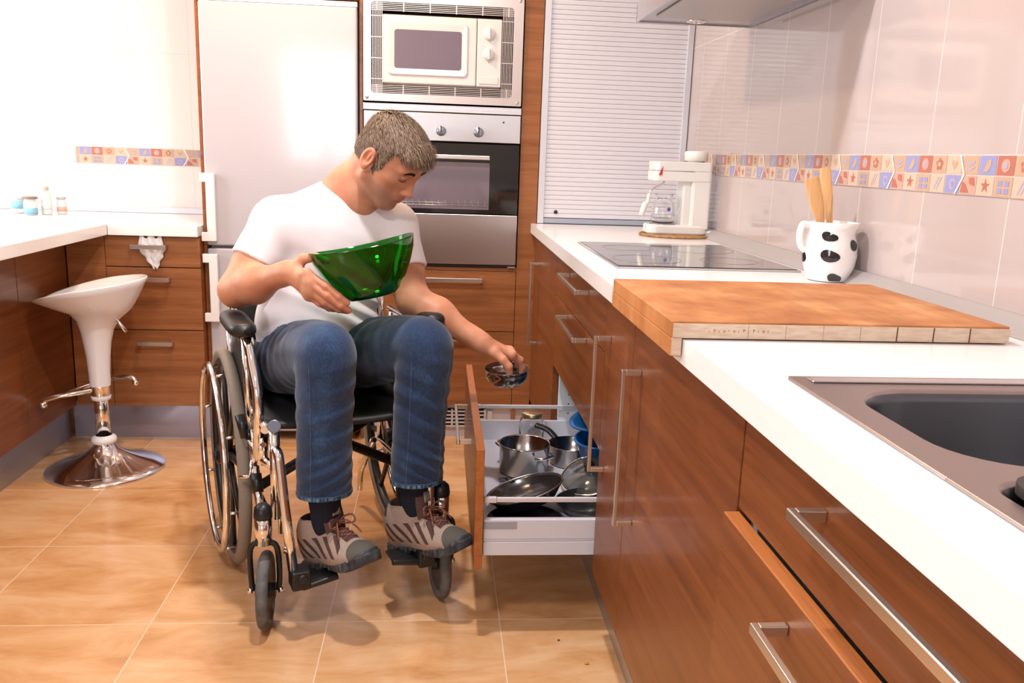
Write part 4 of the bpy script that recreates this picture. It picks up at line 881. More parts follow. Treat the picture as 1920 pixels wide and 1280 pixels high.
# ================================================================ PERSON (signed-distance modelling -> surface nets)
def smin(a, b, k):
    h = np.maximum(k-np.abs(a-b), 0)/k; return np.minimum(a, b)-h*h*k*.25
def smax(a, b, k): return -smin(-a, -b, k)
def cone(P, a, b, ra, rb):
    a, b = np.asarray(a, float), np.asarray(b, float); d = b-a; t = np.clip(((P-a)@d)/(d@d), 0, 1)
    return np.linalg.norm(P-a-t[:, None]*d, axis=1)-(ra+(rb-ra)*t)
def elli(P, c, r, ax=None):
    q = P-np.asarray(c, float)
    if ax is not None: q = q@np.asarray(ax, float).T
    r = np.asarray(r, float); k0 = np.linalg.norm(q/r, axis=1); k1 = np.linalg.norm(q/(r*r), axis=1)+1e-9
    return k0*(k0-1)/k1
def chain(P, pts, rad, k=.02):
    d = None
    for i in range(len(pts)-1):
        e = cone(P, pts[i], pts[i+1], rad[i], rad[i+1]); d = e if d is None else smin(d, e, k)
    return d
def nets(fn, lo, hi, h, blk=8):
    lo = np.array(lo, float); n = np.ceil((np.array(hi)-lo)/h/blk).astype(int)*blk+1
    F = np.full(n, 1.0, np.float32)
    nb = (n-1)//blk
    bi = np.stack(np.meshgrid(*[np.arange(k) for k in nb], indexing='ij'), -1).reshape(-1, 3)
    cc = lo+(bi+.5)*blk*h; dc = np.concatenate([fn(cc[i:i+20000]) for i in range(0, len(cc), 20000)])
    act = np.abs(dc) < blk*h*.87*1.25+.004
    for i, inside in zip(bi[~act], dc[~act] < 0):
        if inside: F[i[0]*blk:(i[0]+1)*blk+1, i[1]*blk:(i[1]+1)*blk+1, i[2]*blk:(i[2]+1)*blk+1] = -1
    g = np.stack(np.meshgrid(*[np.arange(blk+1)]*3, indexing='ij'), -1).reshape(-1, 3)
    A = bi[act]
    for s in range(0, len(A), 150):
        idx = (A[s:s+150, None, :]*blk+g[None]).reshape(-1, 3); v = fn(lo+idx*h); F[idx[:, 0], idx[:, 1], idx[:, 2]] = v
    S = F < 0
    c = np.zeros(n-1, np.uint8); cr = [(i, j, k) for i in (0, 1) for j in (0, 1) for k in (0, 1)]
    sl = lambda o: tuple(slice(o[d], n[d]-1+o[d]) for d in range(3))
    for o in cr: c += S[sl(o)]
    cells = np.argwhere((c > 0) & (c < 8)); cid = np.full(n-1, -1, np.int32); cid[tuple(cells.T)] = np.arange(len(cells))
    acc = np.zeros((len(cells), 3)); cnt = np.zeros(len(cells))
    for o in cr:
        for d in range(3):
            if o[d]: continue
            o2 = list(o); o2[d] = 1
            f0 = F[tuple((cells+o).T)].astype(float); f1 = F[tuple((cells+o2).T)].astype(float); m = (f0 < 0) != (f1 < 0)
            t = np.where(m, f0/np.where(m, f0-f1, 1), 0); p = np.tile(np.array(o, float), (len(cells), 1)); p[:, d] += t
            acc[m] += p[m]; cnt[m] += 1
    V = lo+(cells+acc/cnt[:, None])*h; Q = []
    for d in range(3):
        u, v = (d+1) % 3, (d+2) % 3
        a = [slice(0, n[0]), slice(0, n[1]), slice(0, n[2])]; b_ = list(a); a[d] = slice(0, n[d]-1); b_[d] = slice(1, n[d])
        S0, S1 = S[tuple(a)], S[tuple(b_)]
        E = np.argwhere(S0 != S1); ok = (E[:, u] > 0) & (E[:, v] > 0) & (E[:, u] < n[u]-1) & (E[:, v] < n[v]-1); E = E[ok]
        fl = S0[tuple(E.T)]
        def C(du, dv): q = E.copy(); q[:, u] += du; q[:, v] += dv; return cid[tuple(q.T)]
        q = np.stack([C(-1, -1), C(0, -1), C(0, 0), C(-1, 0)], 1); q[~fl] = q[~fl][:, ::-1]; Q.append(q)
    Q = np.concatenate(Q); Q = Q[(Q >= 0).all(1)]; return V, Q
def sdf_obj(name, fn, lo, hi, h, mats, parent, relax=1, matfn=None, attrfn=None):
    V, Q = nets(fn, lo, hi, h)
    for _ in range(relax):   # light smoothing
        acc = np.zeros_like(V); cnt = np.zeros(len(V))
        for i in range(4):
            a, b_ = Q[:, i], Q[:, (i+1) % 4]; np.add.at(acc, a, V[b_]); np.add.at(acc, b_, V[a]); np.add.at(cnt, a, 1); np.add.at(cnt, b_, 1)
        V = V*.5+.5*acc/np.maximum(cnt, 1)[:, None]
    org = ORG[parent.name] if parent is not None else Vector((0, 0, 0)); me = bpy.data.meshes.new(name)
    me.vertices.add(len(V)); me.vertices.foreach_set('co', (V-np.array(org)).astype(np.float32).ravel())
    me.loops.add(len(Q)*4); me.loops.foreach_set('vertex_index', Q.astype(np.int32).ravel())
    me.polygons.add(len(Q)); me.polygons.foreach_set('loop_start', np.arange(0, len(Q)*4, 4, dtype=np.int32))
    for m in (mats if isinstance(mats, list) else [mats]): me.materials.append(m)
    if matfn is not None: me.polygons.foreach_set('material_index', matfn(V[Q].mean(1)).astype(np.int32))
    me.update(calc_edges=True); me.polygons.foreach_set('use_smooth', [True]*len(Q))
    if attrfn is not None:
        for k_, v_ in attrfn(V).items():
            if v_.ndim == 1: me.attributes.new(k_, 'FLOAT', 'POINT').data.foreach_set('value', v_.astype(np.float32))
            else: me.attributes.new(k_, 'FLOAT_VECTOR', 'POINT').data.foreach_set('vector', v_.astype(np.float32).ravel())
    o = bpy.data.objects.new(name, me); COL.objects.link(o); o.parent = parent; ORG[o.name] = org; return o
def bbox(pts, pad): P = np.array(pts); return P.min(0)-pad, P.max(0)+pad
# ---- skeleton (chair coordinates -> world)
J = dict(pel=Wc(.085, -.012, .590), wst=Wc(.095, -.010, .72), che=Wc(.115, .035, .90), ntop=Wc(.135, .062, 1.02), nkb=Wc(.145, .068, 1.045),
         shR=Wc(.118, -.118, .968), elR=Wc(.165, -.232, .800), wrR=Wc(.345, -.133, .868), shL=Wc(.135, .195, .958), elL=Wc(.235, .218, .765), wrL=Wc(.345, .372, .664),
         hipR=Wc(.09, -.098, .585), hipL=Wc(.09, .085, .585), knR=Wc(.462, -.078, .695), knL=Wc(.462, .168, .695), anR=Wc(.452, -.084, .292), anL=Wc(.455, .150, .294))
# head frame
hc = Wc(.240, .152, 1.146)
yaw_h, pit_h, rol_h = R(60), R(43), R(4)
hd0 = np.array([math.sin(yaw_h), -math.cos(yaw_h), 0]); HFv = hd0*math.cos(pit_h)-CZ*math.sin(pit_h); HUv = hd0*math.sin(pit_h)+CZ*math.cos(pit_h); HSv = np.cross(HUv, HFv)
HSv, HUv = HSv*math.cos(rol_h)+HUv*math.sin(rol_h), HUv*math.cos(rol_h)-HSv*math.sin(rol_h)
HA = np.array([HFv, HSv, HUv]); HK = .94         # rows: forward, his left, up
def hw(f, s, u): return hc+(HFv*f+HSv*s+HUv*u)*HK
def local(P, c, r, fn, far=.5):
    m = np.linalg.norm(P-np.asarray(c), axis=1) < r
    out = np.full(len(P), far)
    if m.any(): out[m] = fn(P[m])
    return out
def head_sdf(P):
    q = (P-hc)@HA.T/HK; f, s, u = q[:, 0], q[:, 1], q[:, 2]; a = np.abs(s); Q = np.stack([f, a, u], 1)
    E = lambda c, r: elli(Q, c, r)
    d = elli(q, (-.010, 0, .022), (.094, .076, .080))
    d = smin(d, E((.030, 0, .000), (.064, .067, .086)), .03)                 # upper face
    d = smin(d, E((.042, 0, -.060), (.050, .052, .058)), .035)               # lower face
    d = smin(d, elli(q, (.072, 0, -.107), (.023, .027, .019)), .028)          # chin
    d = smin(d, cone(Q, (.062, .020, -.103), (.000, .058, -.070), .017, .017), .020)  # jaw line
    d = smin(d, E((.045, .048, -.020), (.030, .020, .020)), .022)            # cheekbone
    d = smin(d, E((.078, .026, .024), (.013, .030, .009)), .016)             # brow
    d = smax(d, -E((.103, .031, .003), (.020, .019, .012)), .014)            # eye socket
    d = smin(d, E((.077, .031, .002), (.0125, .0135, .0115)), .003)           # eyeball / lid
    d = smin(d, E((.0855, .032, .0065), (.0065, .015, .0032)), .004)
    d = smin(d, cone(q, (.088, 0, .012), (.108, 0, -.031), .0075, .0095), .012)
    d = smin(d, elli(q, (.110, 0, -.036), (.012, .0110, .0095)), .006)
    d = smin(d, E((.099, .0125, -.040), (.010, .0065, .0065)), .006)         # nostrils
    d = smax(d, -E((.101, .0070, -.0475), (.006, .0030, .003)), .002)
    d = smin(d, elli(q, (.082, 0, -.062), (.020, .030, .018)), .014)          # muzzle
    d = smin(d, elli(q, (.0955, 0, -.0655), (.0085, .023, .0050)), .004)      # upper lip
    d = smin(d, elli(q, (.0935, 0, -.0765), (.0085, .019, .0058)), .004)      # lower lip
    d = smax(d, -elli(q, (.104, 0, -.0708), (.016, .026, .0011)), .002)       # mouth line
    d = smax(d, -elli(q, (.100, 0, -.0875), (.007, .018, .0045)), .006)
    # ears
    e = E((-.012, .083, -.012), (.020, .0085, .033)); e = smax(e, -E((-.009, .090, -.008), (.0125, .0075, .022)), .004)
    e = smin(e, E((-.006, .082, -.037), (.010, .006, .011)), .006); e = smin(e, E((-.008, .0845, -.004), (.004, .004, .015)), .004)
    d = smin(d, e, .006)
    return d*HK
# ---- hands : finger chains given as world points
def hand(P, wr, pts, palm, rp, fing, k=.008):
    d = chain(P, [wr]+palm, rp, .02)
    return d
# right hand holding the green bowl by its left rim
GB = Wc(.400, .045, .853)                   # bowl centre (used by bowl too)
def pr(a, b, z): return Wc(a, b, z)
RH = dict(
  kn=[pr(.412, -.108, .872), pr(.420, -.104, .853), pr(.418, -.104, .835), pr(.408, -.102, .820)],
  idx=[pr(.412, -.108, .872), pr(.440, -.070, .846), pr(.450, -.043, .822), pr(.450, -.022, .806)],
  mid=[pr(.420, -.104, .853), pr(.443, -.068, .824), pr(.448, -.038, .800), pr(.442, -.016, .786)],
  rng=[pr(.418, -.104, .835), pr(.434, -.072, .808), pr(.432, -.038, .788), pr(.420, -.014, .780)],
  lit=[pr(.408, -.102, .820), pr(.418, -.080, .802), pr(.414, -.056, .788), pr(.402, -.040, .782)],
  thb=[pr(.365, -.125, .876), pr(.372, -.108, .902), pr(.385, -.082, .908), pr(.398, -.058, .900)])
# left hand pinching the small steel bowl
MBC = Wc(.375, .440, .562)
LH = dict(
  kn=[pr(.375, .452, .630), pr(.352, .456, .634), pr(.330, .452, .628), pr(.312, .443, .618)],
  idx=[pr(.375, .452, .630), pr(.372, .480, .612), pr(.362, .492, .590), pr(.356, .494, .572)],
  mid=[pr(.352, .456, .634), pr(.345, .482, .614), pr(.338, .490, .592), pr(.334, .489, .574)],
  rng=[pr(.330, .452, .628), pr(.318, .472, .606), pr(.314, .474, .588), pr(.313, .470, .574)],
  lit=[pr(.312, .443, .618), pr(.302, .450, .600), pr(.300, .448, .586), pr(.301, .444, .575)],
  thb=[pr(.372, .400, .640), pr(.392, .418, .622), pr(.400, .432, .604), pr(.398, .436, .582)])
def fingers(P, H, s=1.0):
    d = None
    for key, rr in (('idx', (.0108, .0098, .0088, .0078)), ('mid', (.0110, .0098, .0088, .0078)), ('rng', (.0104, .0094, .0084, .0074)), ('lit', (.0094, .0082, .0074, .0066)), ('thb', (.0150, .0125, .0112, .0096))):
        e = chain(P, H[key], [r*s for r in rr], .004); d = e if d is None else smin(d, e, .0035)
    return d
def palm_sdf(P, wr, H, t=.0145):
    k = H['kn']; d = None
    for q in k: e = cone(P, wr, q, .017, t*.82); d = e if d is None else smin(d, e, .014)
    for i in range(3): d = smin(d, cone(P, k[i], k[i+1], t*.86, t*.86), .010)
    d = smin(d, cone(P, wr+(H['thb'][0]-wr)*.2, H['thb'][0], .017, .0155), .014); return d
def arm_sdf(P, sh, el, wr, H, t=1.0):
    up = unit(sh-el); fo = unit(wr-el)
    d = cone(P, sh, el, .052, .040); d = smin(d, elli(P, el*.45+sh*.55, (.045, .045, .085), None) if False else cone(P, sh*.6+el*.4, sh*.35+el*.65, .047, .045), .03)
    d = smin(d, cone(P, el, el+fo*.075, .0405, .0455), .03); d = smin(d, cone(P, el+fo*.075, wr-fo*.03, .0445, .0262), .03); d = smin(d, cone(P, wr-fo*.03, wr, .0260, .0235), .02)
    h = local(P, H['kn'][1], .17, lambda p: palm_sdf(p, wr, H)); d = smin(d, h, .022); return smin(d, local(P, H['kn'][1], .16, lambda p: fingers(p, H)), .006)
def limb_mask(P, pts, R_): return np.min([np.linalg.norm(P-p, axis=1) for p in pts], 0) < R_
neck0, neck1 = Wc(.105, .055, 1.005), hw(-.030, 0, -.045)
def torso_core(P, g=0):
    d = elli(P, J['che'], (.152+g, .098+g, .165+g), np.array([CL, CF, CZ]))
    d = smin(d, elli(P, J['wst'], (.140+g, .098+g, .14+g), np.array([CL, CF, CZ])), .08)
    d = smin(d, elli(P, J['pel'], (.160+g, .108+g, .105+g), np.array([CL, CF, CZ])), .06)
    d = smin(d, cone(P, J['shR'], J['shL'], .052+g, .052+g), .06)
    d = smin(d, cone(P, Wc(.10, .05, .985), J['nkb'], .066+g, .058), .05); return d
def body_sdf(P):
    d = torso_core(P, -.012)
    d = smin(d, chain(P, [neck0, Wc(.140, .078, 1.055), neck1], [.062, .056, .057], .03), .045)
    d = smin(d, cone(P, Wc(.175, .085, 1.02), hw(.005, .0, -.075), .034, .026), .035)
    d = smin(d, local(P, hc, .20, head_sdf), .018)
    d = smin(d, local(P, (J['shR']+J['wrR'])/2+.0, .34, lambda p: arm_sdf(p, J['shR'], J['elR'], J['wrR'], RH)), .012)
    d = smin(d, local(P, (J['shL']+J['wrL'])/2+.0, .40, lambda p: arm_sdf(p, J['shL'], J['elL'], J['wrL'], LH)), .012)
    for h_, k_, a_ in (('hipR', 'knR', 'anR'), ('hipL', 'knL', 'anL')):
        d = smin(d, chain(P, [J[h_], J[k_]], [.070, .045], .02), .03); d = smin(d, chain(P, [J[k_], J[a_]], [.042, .022], .01), .01)
        d = smin(d, cone(P, J[a_], J[a_]-CZ*.055, .022, .020), .01)
    return d
SKIN = mat('sun_tanned_skin', (.52, .235, .125), .50, sss=.12); bb = SKIN.node_tree.nodes['Principled BSDF']
_mp = coords(SKIN, (1, 1, 1)); _n = N(SKIN, 'ShaderNodeTexNoise', Scale=18, Detail=5); lk(SKIN, _mp, 'Vector', _n, 'Vector')
_r1 = ramp(SKIN, [(.3, (.50, .195, .105)), (.55, (.58, .265, .155)), (.75, (.63, .315, .195))]); lk(SKIN, _n, 'Fac', _r1, 'Fac'); lk(SKIN, _r1, 'Color', bb, 'Base Color')
_n2 = N(SKIN, 'ShaderNodeTexNoise', Scale=260, Detail=2); lk(SKIN, _mp, 'Vector', _n2, 'Vector'); _b = N(SKIN, 'ShaderNodeBump', Strength=.14, Distance=.001); lk(SKIN, _n2, 'Fac', _b, 'Height'); lk(SKIN, _b, 'Normal', bb, 'Normal')
def sstep(x, a, b): t = np.clip((x-a)/(b-a), 0, 1); return t*t*(3-2*t)
def skin_attrs(V):
    q = (V-hc)@HA.T/HK; f, s_, u = q[:, 0], np.abs(q[:, 1]), q[:, 2]; inh = (np.abs(q).max(1) < .17)*1.
    st = inh*sstep(-u, .046, .064)*sstep(f-.35*u, .015, .045)*(1-sstep(f, .100, .106))
    st = st*(1-sstep(-u, .112, .125))*sstep(f+.0*u, .0, .03)
    lip = inh*(1-sstep(s_, .018, .024))*sstep(f, .086, .090)*sstep(-u, .059, .0625)*(1-sstep(-u, .079, .083))
    ear = inh*sstep(s_, .074, .082)*(f < .03); tip = np.zeros(len(V))
    for H in (RH, LH):
        for kk in ('idx', 'mid', 'rng', 'lit', 'thb'):
            for p in H[kk][1:]: tip = np.maximum(tip, 1-sstep(np.linalg.norm(V-p, axis=1), .010, .024))
    eye = inh*np.exp(-((s_-.031)/.020)**2-((u-.0)/.011)**2)*sstep(f, .06, .07)
    red = np.clip(ear*.8+tip*.6+inh*np.exp(-((s_-.045)/.022)**2-((u+.028)/.02)**2)*.35+inh*.5*sstep(f, .1, .108), 0, 1)
    return dict(stub=st, lip=lip, red=red, lid=eye)
def mixin(m, prev, attr, col, k=1.0):
    at = N(m, 'ShaderNodeAttribute', attribute_name=attr); mu = N(m, 'ShaderNodeMath', operation='MULTIPLY'); lk(m, at, 'Fac', mu, 0); mu.inputs[1].default_value = k
    mx = N(m, 'ShaderNodeMix', data_type='RGBA'); lk(m, mu, 0, mx, 0); m.node_tree.links.new(prev, mx.inputs[6]); mx.inputs[7].default_value = (*col, 1); return mx.outputs[2]
_o = _r1.outputs['Color']
for a_, c_, k_ in (('stub', (.34, .185, .135), .55), ('red', (.66, .23, .14), .6), ('lid', (.36, .15, .09), .55), ('lip', (.50, .16, .115), .8)): _o = mixin(SKIN, _o, a_, c_, k_)
SKIN.node_tree.links.new(_o, bb.inputs['Base Color'])
man = thing('person', 'grey-haired man in white t-shirt and jeans seated in the wheelchair, reaching down', 'person', tuple(Wc(.1, 0, .5)))
allp = list(J.values())+[hw(.12, 0, 0), hw(-.1, 0, .1), hw(0, 0, .13)]+[p for H in (RH, LH) for k in H for p in H[k]]
lo, hi = bbox(allp, .09)
body = sdf_obj('body', body_sdf, lo, hi, .0022, SKIN, man, 1, None, skin_attrs)
# ---- t-shirt
def fold(P, c, d, n, wl, amp, rad):
    q = P-np.asarray(c); return amp*np.sin((q@unit(n))*2*math.pi/wl+1.2*np.sin((q@unit(d))*11))*np.exp(-(np.linalg.norm(q, axis=1)/rad)**2)
def sleeve(P, sh, el, fr, r0, r1):
    ax = unit(el-sh); L_ = np.linalg.norm(el-sh)*fr; e = sh+ax*L_
    d = cone(P, sh, e+ax*.05, r0, r1); return d, (P-e)@ax
def shirt_sdf(P):
    d = torso_core(P, .007)
    d = smin(d, elli(P, Wc(.125, -.02, .70), (.155, .100, .10), np.array([CL, CF, CZ])), .06)
    for sh, el, fr, r0, r1 in ((J['shR'], J['elR'], .60, .062, .060), (J['shL'], J['elL'], .60, .062, .060)):
        s, cut = sleeve(P, sh, el, fr, r0, r1); s = smax(s, cut, .004); s = np.maximum(s, -np.maximum(cone(P, sh, el+(el-sh)*.2, .047, .049), -(cut+.020))); d = smin(d, s, .030) if True else d
    d = d+fold(P, Wc(.19, .10, .74), (0, 0, 1), CL*.6+CZ, .042, .0045, .12)+fold(P, Wc(.18, -.09, .80), (0, 0, 1), CL*.5+CZ, .075, .0013, .12)
    d = d+fold(P, Wc(.17, -.06, .93), CL, CL*.9-CZ*.5, .09, .0008, .09)+fold(P, Wc(.18, .14, .88), CL, CL*.8+CZ*.4, .06, .0014, .09)+fold(P, J['shR']*.5+J['elR']*.5, CZ, CL+CZ*.3, .05, .001, .09)
    # neckline and hem
    nk = cone(P, Wc(.125, .064, 1.0), Wc(.165, .088, 1.20), .0690, .080); d = smax(d, -nk, .006)
    hem = (.592-P[:, 2])+.02*np.sin((P@CL)*30)*.3; d = smax(d, hem, .01)
    return d
SHIRT = tex_noise(mat('white_cotton', (.80, .76, .78), .88, sheen=.2), None, ns=500, detail=2, bump=.08, bdist=.001)
lo, hi = bbox([J['shR'], J['elR'], J['shL'], J['elL'], J['pel'], J['che'], J['nkb']], .15)
shirt = sdf_obj('t_shirt', shirt_sdf, lo, hi, .0036, SHIRT, man, 2)
# neckline rib
ax_n = unit(Wc(.165, .088, 1.20)-Wc(.125, .064, 1.0))
# ---- jeans
def leg(P, hp, kn, an, hemz, sgn):
    key = [hp, hp*.5+kn*.5+CZ*.004, hp*.15+kn*.85+CZ*.003, kn+CF*.003-CZ*.012, kn*.80+an*.20+CF*.003, kn*.5+an*.5, an-CZ*.06]
    pts = smooth_path(key, 3); rr = np.interp(np.linspace(0, 6, len(pts)), range(7), [.098, .087, .0755, .0695, .0680, .0655, .0675])
    d = None
    for i in range(len(pts)-1):
        e = cone(P, pts[i], pts[i+1], rr[i], rr[i+1]); d = e if d is None else smin(d, e, .006)
    kc = kn+CF*.018+CZ*.012; return smin(d, elli(P, kc, (.050, .049, .044)), .03)
def jeans_sdf(P):
    hemR, hemL = .334, .334
    a = leg(P, J['hipR'], J['knR'], J['anR'], hemR, -1); b_ = leg(P, J['hipL'], J['knL'], J['anL'], hemL, 1)
    for (kn, sg) in ((J['knR'], -1), (J['knL'], 1)):
        q = P-kn; f_ = fold(P, kn-CF*.10-CZ*.02, CL, CF*.8+CZ*.6, .060, .0018, .06)+fold(P, kn-CZ*.13+CF*.03, CL, CZ+CL*.35*sg, .055, .0030, .10)+fold(P, kn-CZ*.30+CF*.03, CL, CZ+CL*.5*sg, .030, .0028, .07)
        if sg < 0: a = a+f_
        else: b_ = b_+f_
    for i, (hz, an) in enumerate(((hemR, J['anR']), (hemL, J['anL']))):
        cut = hz-P[:, 2]+((P-an)@CF)*.10
        inner = np.maximum(cone(P, an+CZ*.2, an-CZ*.2, .052, .052), P[:, 2]-(hz+.07))
        if i == 0: a = smax(smax(a, cut, .004), -inner, .003)
        else: b_ = smax(smax(b_, cut, .004), -inner, .003)
    d = smin(a, b_, .014)
    p = elli(P, J['pel']-CF*.0, (.172, .122, .098), np.array([CL, CF, CZ])); p = smax(p, P[:, 2]-.655, .02); d = smin(d, p, .03)
    d = smax(d, .516-P[:, 2]-1e3*((P-J['pel'])@CF > .285), .01)
    return d+fold(P, Wc(.20, -.09, .66), CL, CF+CL*.3, .05, .0045, .10)+fold(P, Wc(.20, .10, .66), CL, CF-CL*.4, .055, .0045, .10)
DEN = mat('blue_denim', (.02, .06, .15), .85, sheen=.25); bb = DEN.node_tree.nodes['Principled BSDF']
_mp = coords(DEN, (1, 1, .35)); _n = N(DEN, 'ShaderNodeTexNoise', Scale=330, Detail=3); lk(DEN, _mp, 'Vector', _n, 'Vector')
_mp2 = coords(DEN, (1, 1, .5)); _n2 = N(DEN, 'ShaderNodeTexNoise', Scale=9, Detail=5, Roughness=.65); lk(DEN, _mp2, 'Vector', _n2, 'Vector')
_ra = ramp(DEN, [(.33, (.004, .015, .052)), (.55, (.008, .032, .092)), (.78, (.030, .080, .175))]); lk(DEN, _n2, 'Fac', _ra, 'Fac')
_rb = ramp(DEN, [(.35, (.62, .62, .66)), (.65, (1.25, 1.22, 1.2))]); lk(DEN, _n, 'Fac', _rb, 'Fac'); _m = N(DEN, 'ShaderNodeMix', data_type='RGBA', blend_type='MULTIPLY'); _m.inputs[0].default_value = 1
lk(DEN, _ra, 'Color', _m, 6); lk(DEN, _rb, 'Color', _m, 7); lk(DEN, _m, 2, bb, 'Base Color')
_b = N(DEN, 'ShaderNodeBump', Strength=.25, Distance=.001); lk(DEN, _n, 'Fac', _b, 'Height'); lk(DEN, _b, 'Normal', bb, 'Normal')
lo, hi = bbox([J[k] for k in ('hipR', 'hipL', 'knR', 'knL', 'anR', 'anL', 'pel')], .15)
jeans = sdf_obj('jeans', jeans_sdf, lo, hi, .0036, DEN, man, 2)
from mathutils.bvhtree import BVHTree
def bvh(o):
    me = o.data; org = ORG[o.name]; return BVHTree.FromPolygons([v.co+org for v in me.vertices], [tuple(p.vertices) for p in me.polygons])
jt = bvh(jeans); bt = bvh(body); st_ = bvh(shirt)
def project_line(tree, pts, dr, off):
    out = []
    for p, dv in zip(pts, dr):
        h = tree.ray_cast(Vector(p), Vector(dv))
        if h[0] is not None: out.append(np.array(h[0])+np.array(h[1])*off)
    return out
THR = mat('pale_thread', (.07, .13, .22), .8); HEMM = tex_noise(mat('denim_hem', (.035, .10, .20), .85), [(.4, (.012, .045, .11)), (.62, (.13, .26, .38))], (1, 1, .05), 170, 2)
for kn, an, hz, tag_ in ((J['knR'], J['anR'], .334, 'R'), (J['knL'], J['anL'], .334, 'L')):
    # inseam / outseam stitching down the shin
    for sgn, off in ((-1, .3), (1, .25)):
        vd = unit(CF+CL*sgn*off*3.0); pts = [an*(1-t)+kn*t for t in np.linspace(.12, .93, 60)]
        ln = project_line(jt, [p+vd*.2 for p in pts], [-vd]*60, .0006)
        if len(ln) > 5 and not (tag_ == 'R' and sgn == 1): mb = MB(); mb.tube(ln, .0006, 5); mb.build('side_seam', THR, jeans)
    ln = []
    for t in np.linspace(0, 2*math.pi, 90)[:-1]:
        d = CF*math.cos(t)+CL*math.sin(t); p = an.copy(); p[2] = hz+.014+.10*.05*math.cos(t)
        h = jt.ray_cast(Vector(p+d*.085), Vector(-d))
        if h[0] is not None and h[3] < .08: ln.append(np.array(h[0])+np.array(h[1])*.0006)
    mb = MB(); mb.tube(ln, .0007, 5, closed=True); mb.build('hem_stitch', THR, jeans)
    rows = []
    for t in np.linspace(0, 2*math.pi, 120)[:-1]:
        d = CF*math.cos(t)+CL*math.sin(t); row = []
        for dz in (.0025, .007, .0125):
            p = an.copy(); p[2] = hz+dz+.10*.05*math.cos(t); h = jt.ray_cast(Vector(p+d*.085), Vector(-d)); r_ = .085-h[3] if h[0] is not None and h[3] < .03 else (r_ if row or rows else .066); row.append(p+d*(r_+.0012+.0006*math.sin(t*38)))
        rows.append(row)
    mb = MB(); mb.grid(rows, True, True); mb.build('hem', HEMM, jeans)
ln = project_line(jt, [J['hipL']*(1-t)+J['knL']*t-CL*(.03-.01*t)+CZ*.3 for t in np.linspace(.35, .88, 40)], [-CZ]*40, .0006)
if len(ln) > 5: mb = MB(); mb.tube(ln, .0006, 5); mb.build('side_seam', THR, jeans)
ln = project_line(jt, [J['hipR']*(1-t)+J['knR']*t-CL*(.055-.03*t)+CZ*.3 for t in np.linspace(.15, .70, 40)], [-CZ]*40, .0006)
if len(ln) > 5: mb = MB(); mb.tube(ln, .0006, 5); mb.build('side_seam', THR, jeans)
# ---- socks and shoes
SOCK = tex_noise(mat('navy_sock', (.006, .008, .020), .9), None, (1, 1, .2), 300, 2, bump=.3, bdist=.001)
TAUPE = tex_noise(mat('taupe_suede', (.36, .27, .22), .85), [(.3, (.30, .22, .18)), (.7, (.42, .32, .27))], ns=60, bump=.1); MESH = tex_noise(mat('brown_mesh', (.085, .040, .035), .8), [(.3, (.05, .022, .02)), (.7, (.13, .07, .06))], ns=500, detail=1, bump=.3)
TOE = tex_noise(mat('olive_grey_rubber', (.085, .08, .065), .7), [(.3, (.06, .058, .05)), (.7, (.12, .115, .095))], ns=50, bump=.15); SOLE = tex_noise(mat('dark_lug_sole', (.03, .035, .045), .6), [(.35, (.018, .02, .026)), (.7, (.07, .075, .085))], ns=45, bump=.3); LACE = tex_noise(mat('brown_lace', (.16, .055, .035), .8), [(.4, (.10, .03, .02)), (.6, (.26, .10, .06))], ns=300)
MIDS = mat('pale_midsole', (.42, .34, .28), .8)
def shoe_mat():
    m = mat('hiking_shoe_upper', (.36, .27, .22), .85); b = m.node_tree.nodes['Principled BSDF']; at = N(m, 'ShaderNodeAttribute', attribute_name='lq'); sp = N(m, 'ShaderNodeSeparateXYZ'); lk(m, at, 'Vector', sp, 'Vector')
    def M(op, a, b_=None, c=None):
        n = N(m, 'ShaderNodeMath', operation=op)
        for i, v in enumerate((a, b_, c)):
            if v is None: continue
            if isinstance(v, (int, float)): n.inputs[i].default_value = v
            else: m.node_tree.links.new(v, n.inputs[i])
        return n.outputs[0]
    X, Y, Z = sp.outputs; aY = M('ABSOLUTE', Y); g = lambda a, c: M('GREATER_THAN', a, c); l = lambda a, c: M('LESS_THAN', a, c); AND = lambda *k: k[0] if len(k) == 1 else M('MULTIPLY', k[0], AND(*k[1:]))
    ph = M('FRACT', M('DIVIDE', M('ADD', X, M('MULTIPLY', Z, .85)), .031)); stripe = AND(l(ph, .42), g(Z, .030), l(Z, .086), g(X, -.050), l(X, .120), g(aY, .020), l(M('ABSOLUTE', M('SUBTRACT', Z, .058)), .025))
    top = AND(l(aY, .020), g(X, .03), l(X, .128)); heel = AND(l(X, -.030), g(Z, .100)); dark = M('MAXIMUM', M('MAXIMUM', stripe, top), heel)
    toe = AND(g(M('ADD', X, M('MULTIPLY', Z, .45)), .166)); mid = l(Z, .026)
    ns = N(m, 'ShaderNodeTexNoise', Scale=70, Detail=3); rt = ramp(m, [(.3, (.27, .195, .155)), (.7, (.40, .30, .25))]); lk(m, ns, 'Fac', rt, 'Fac')
    prev = rt.outputs['Color']
    for fac, col in ((dark, (.075, .035, .03)), (toe, (.085, .080, .065)), (mid, (.33, .26, .21))):
        mx = N(m, 'ShaderNodeMix', data_type='RGBA'); m.node_tree.links.new(fac, mx.inputs[0]); m.node_tree.links.new(prev, mx.inputs[6]); mx.inputs[7].default_value = (*col, 1); prev = mx.outputs[2]
    m.node_tree.links.new(prev, b.inputs['Base Color'])
    bp = N(m, 'ShaderNodeBump', Strength=.6, Distance=.002, invert=True); m.node_tree.links.new(dark, bp.inputs['Height']); lk(m, bp, 'Normal', b, 'Normal'); return m
SHOEM = shoe_mat()
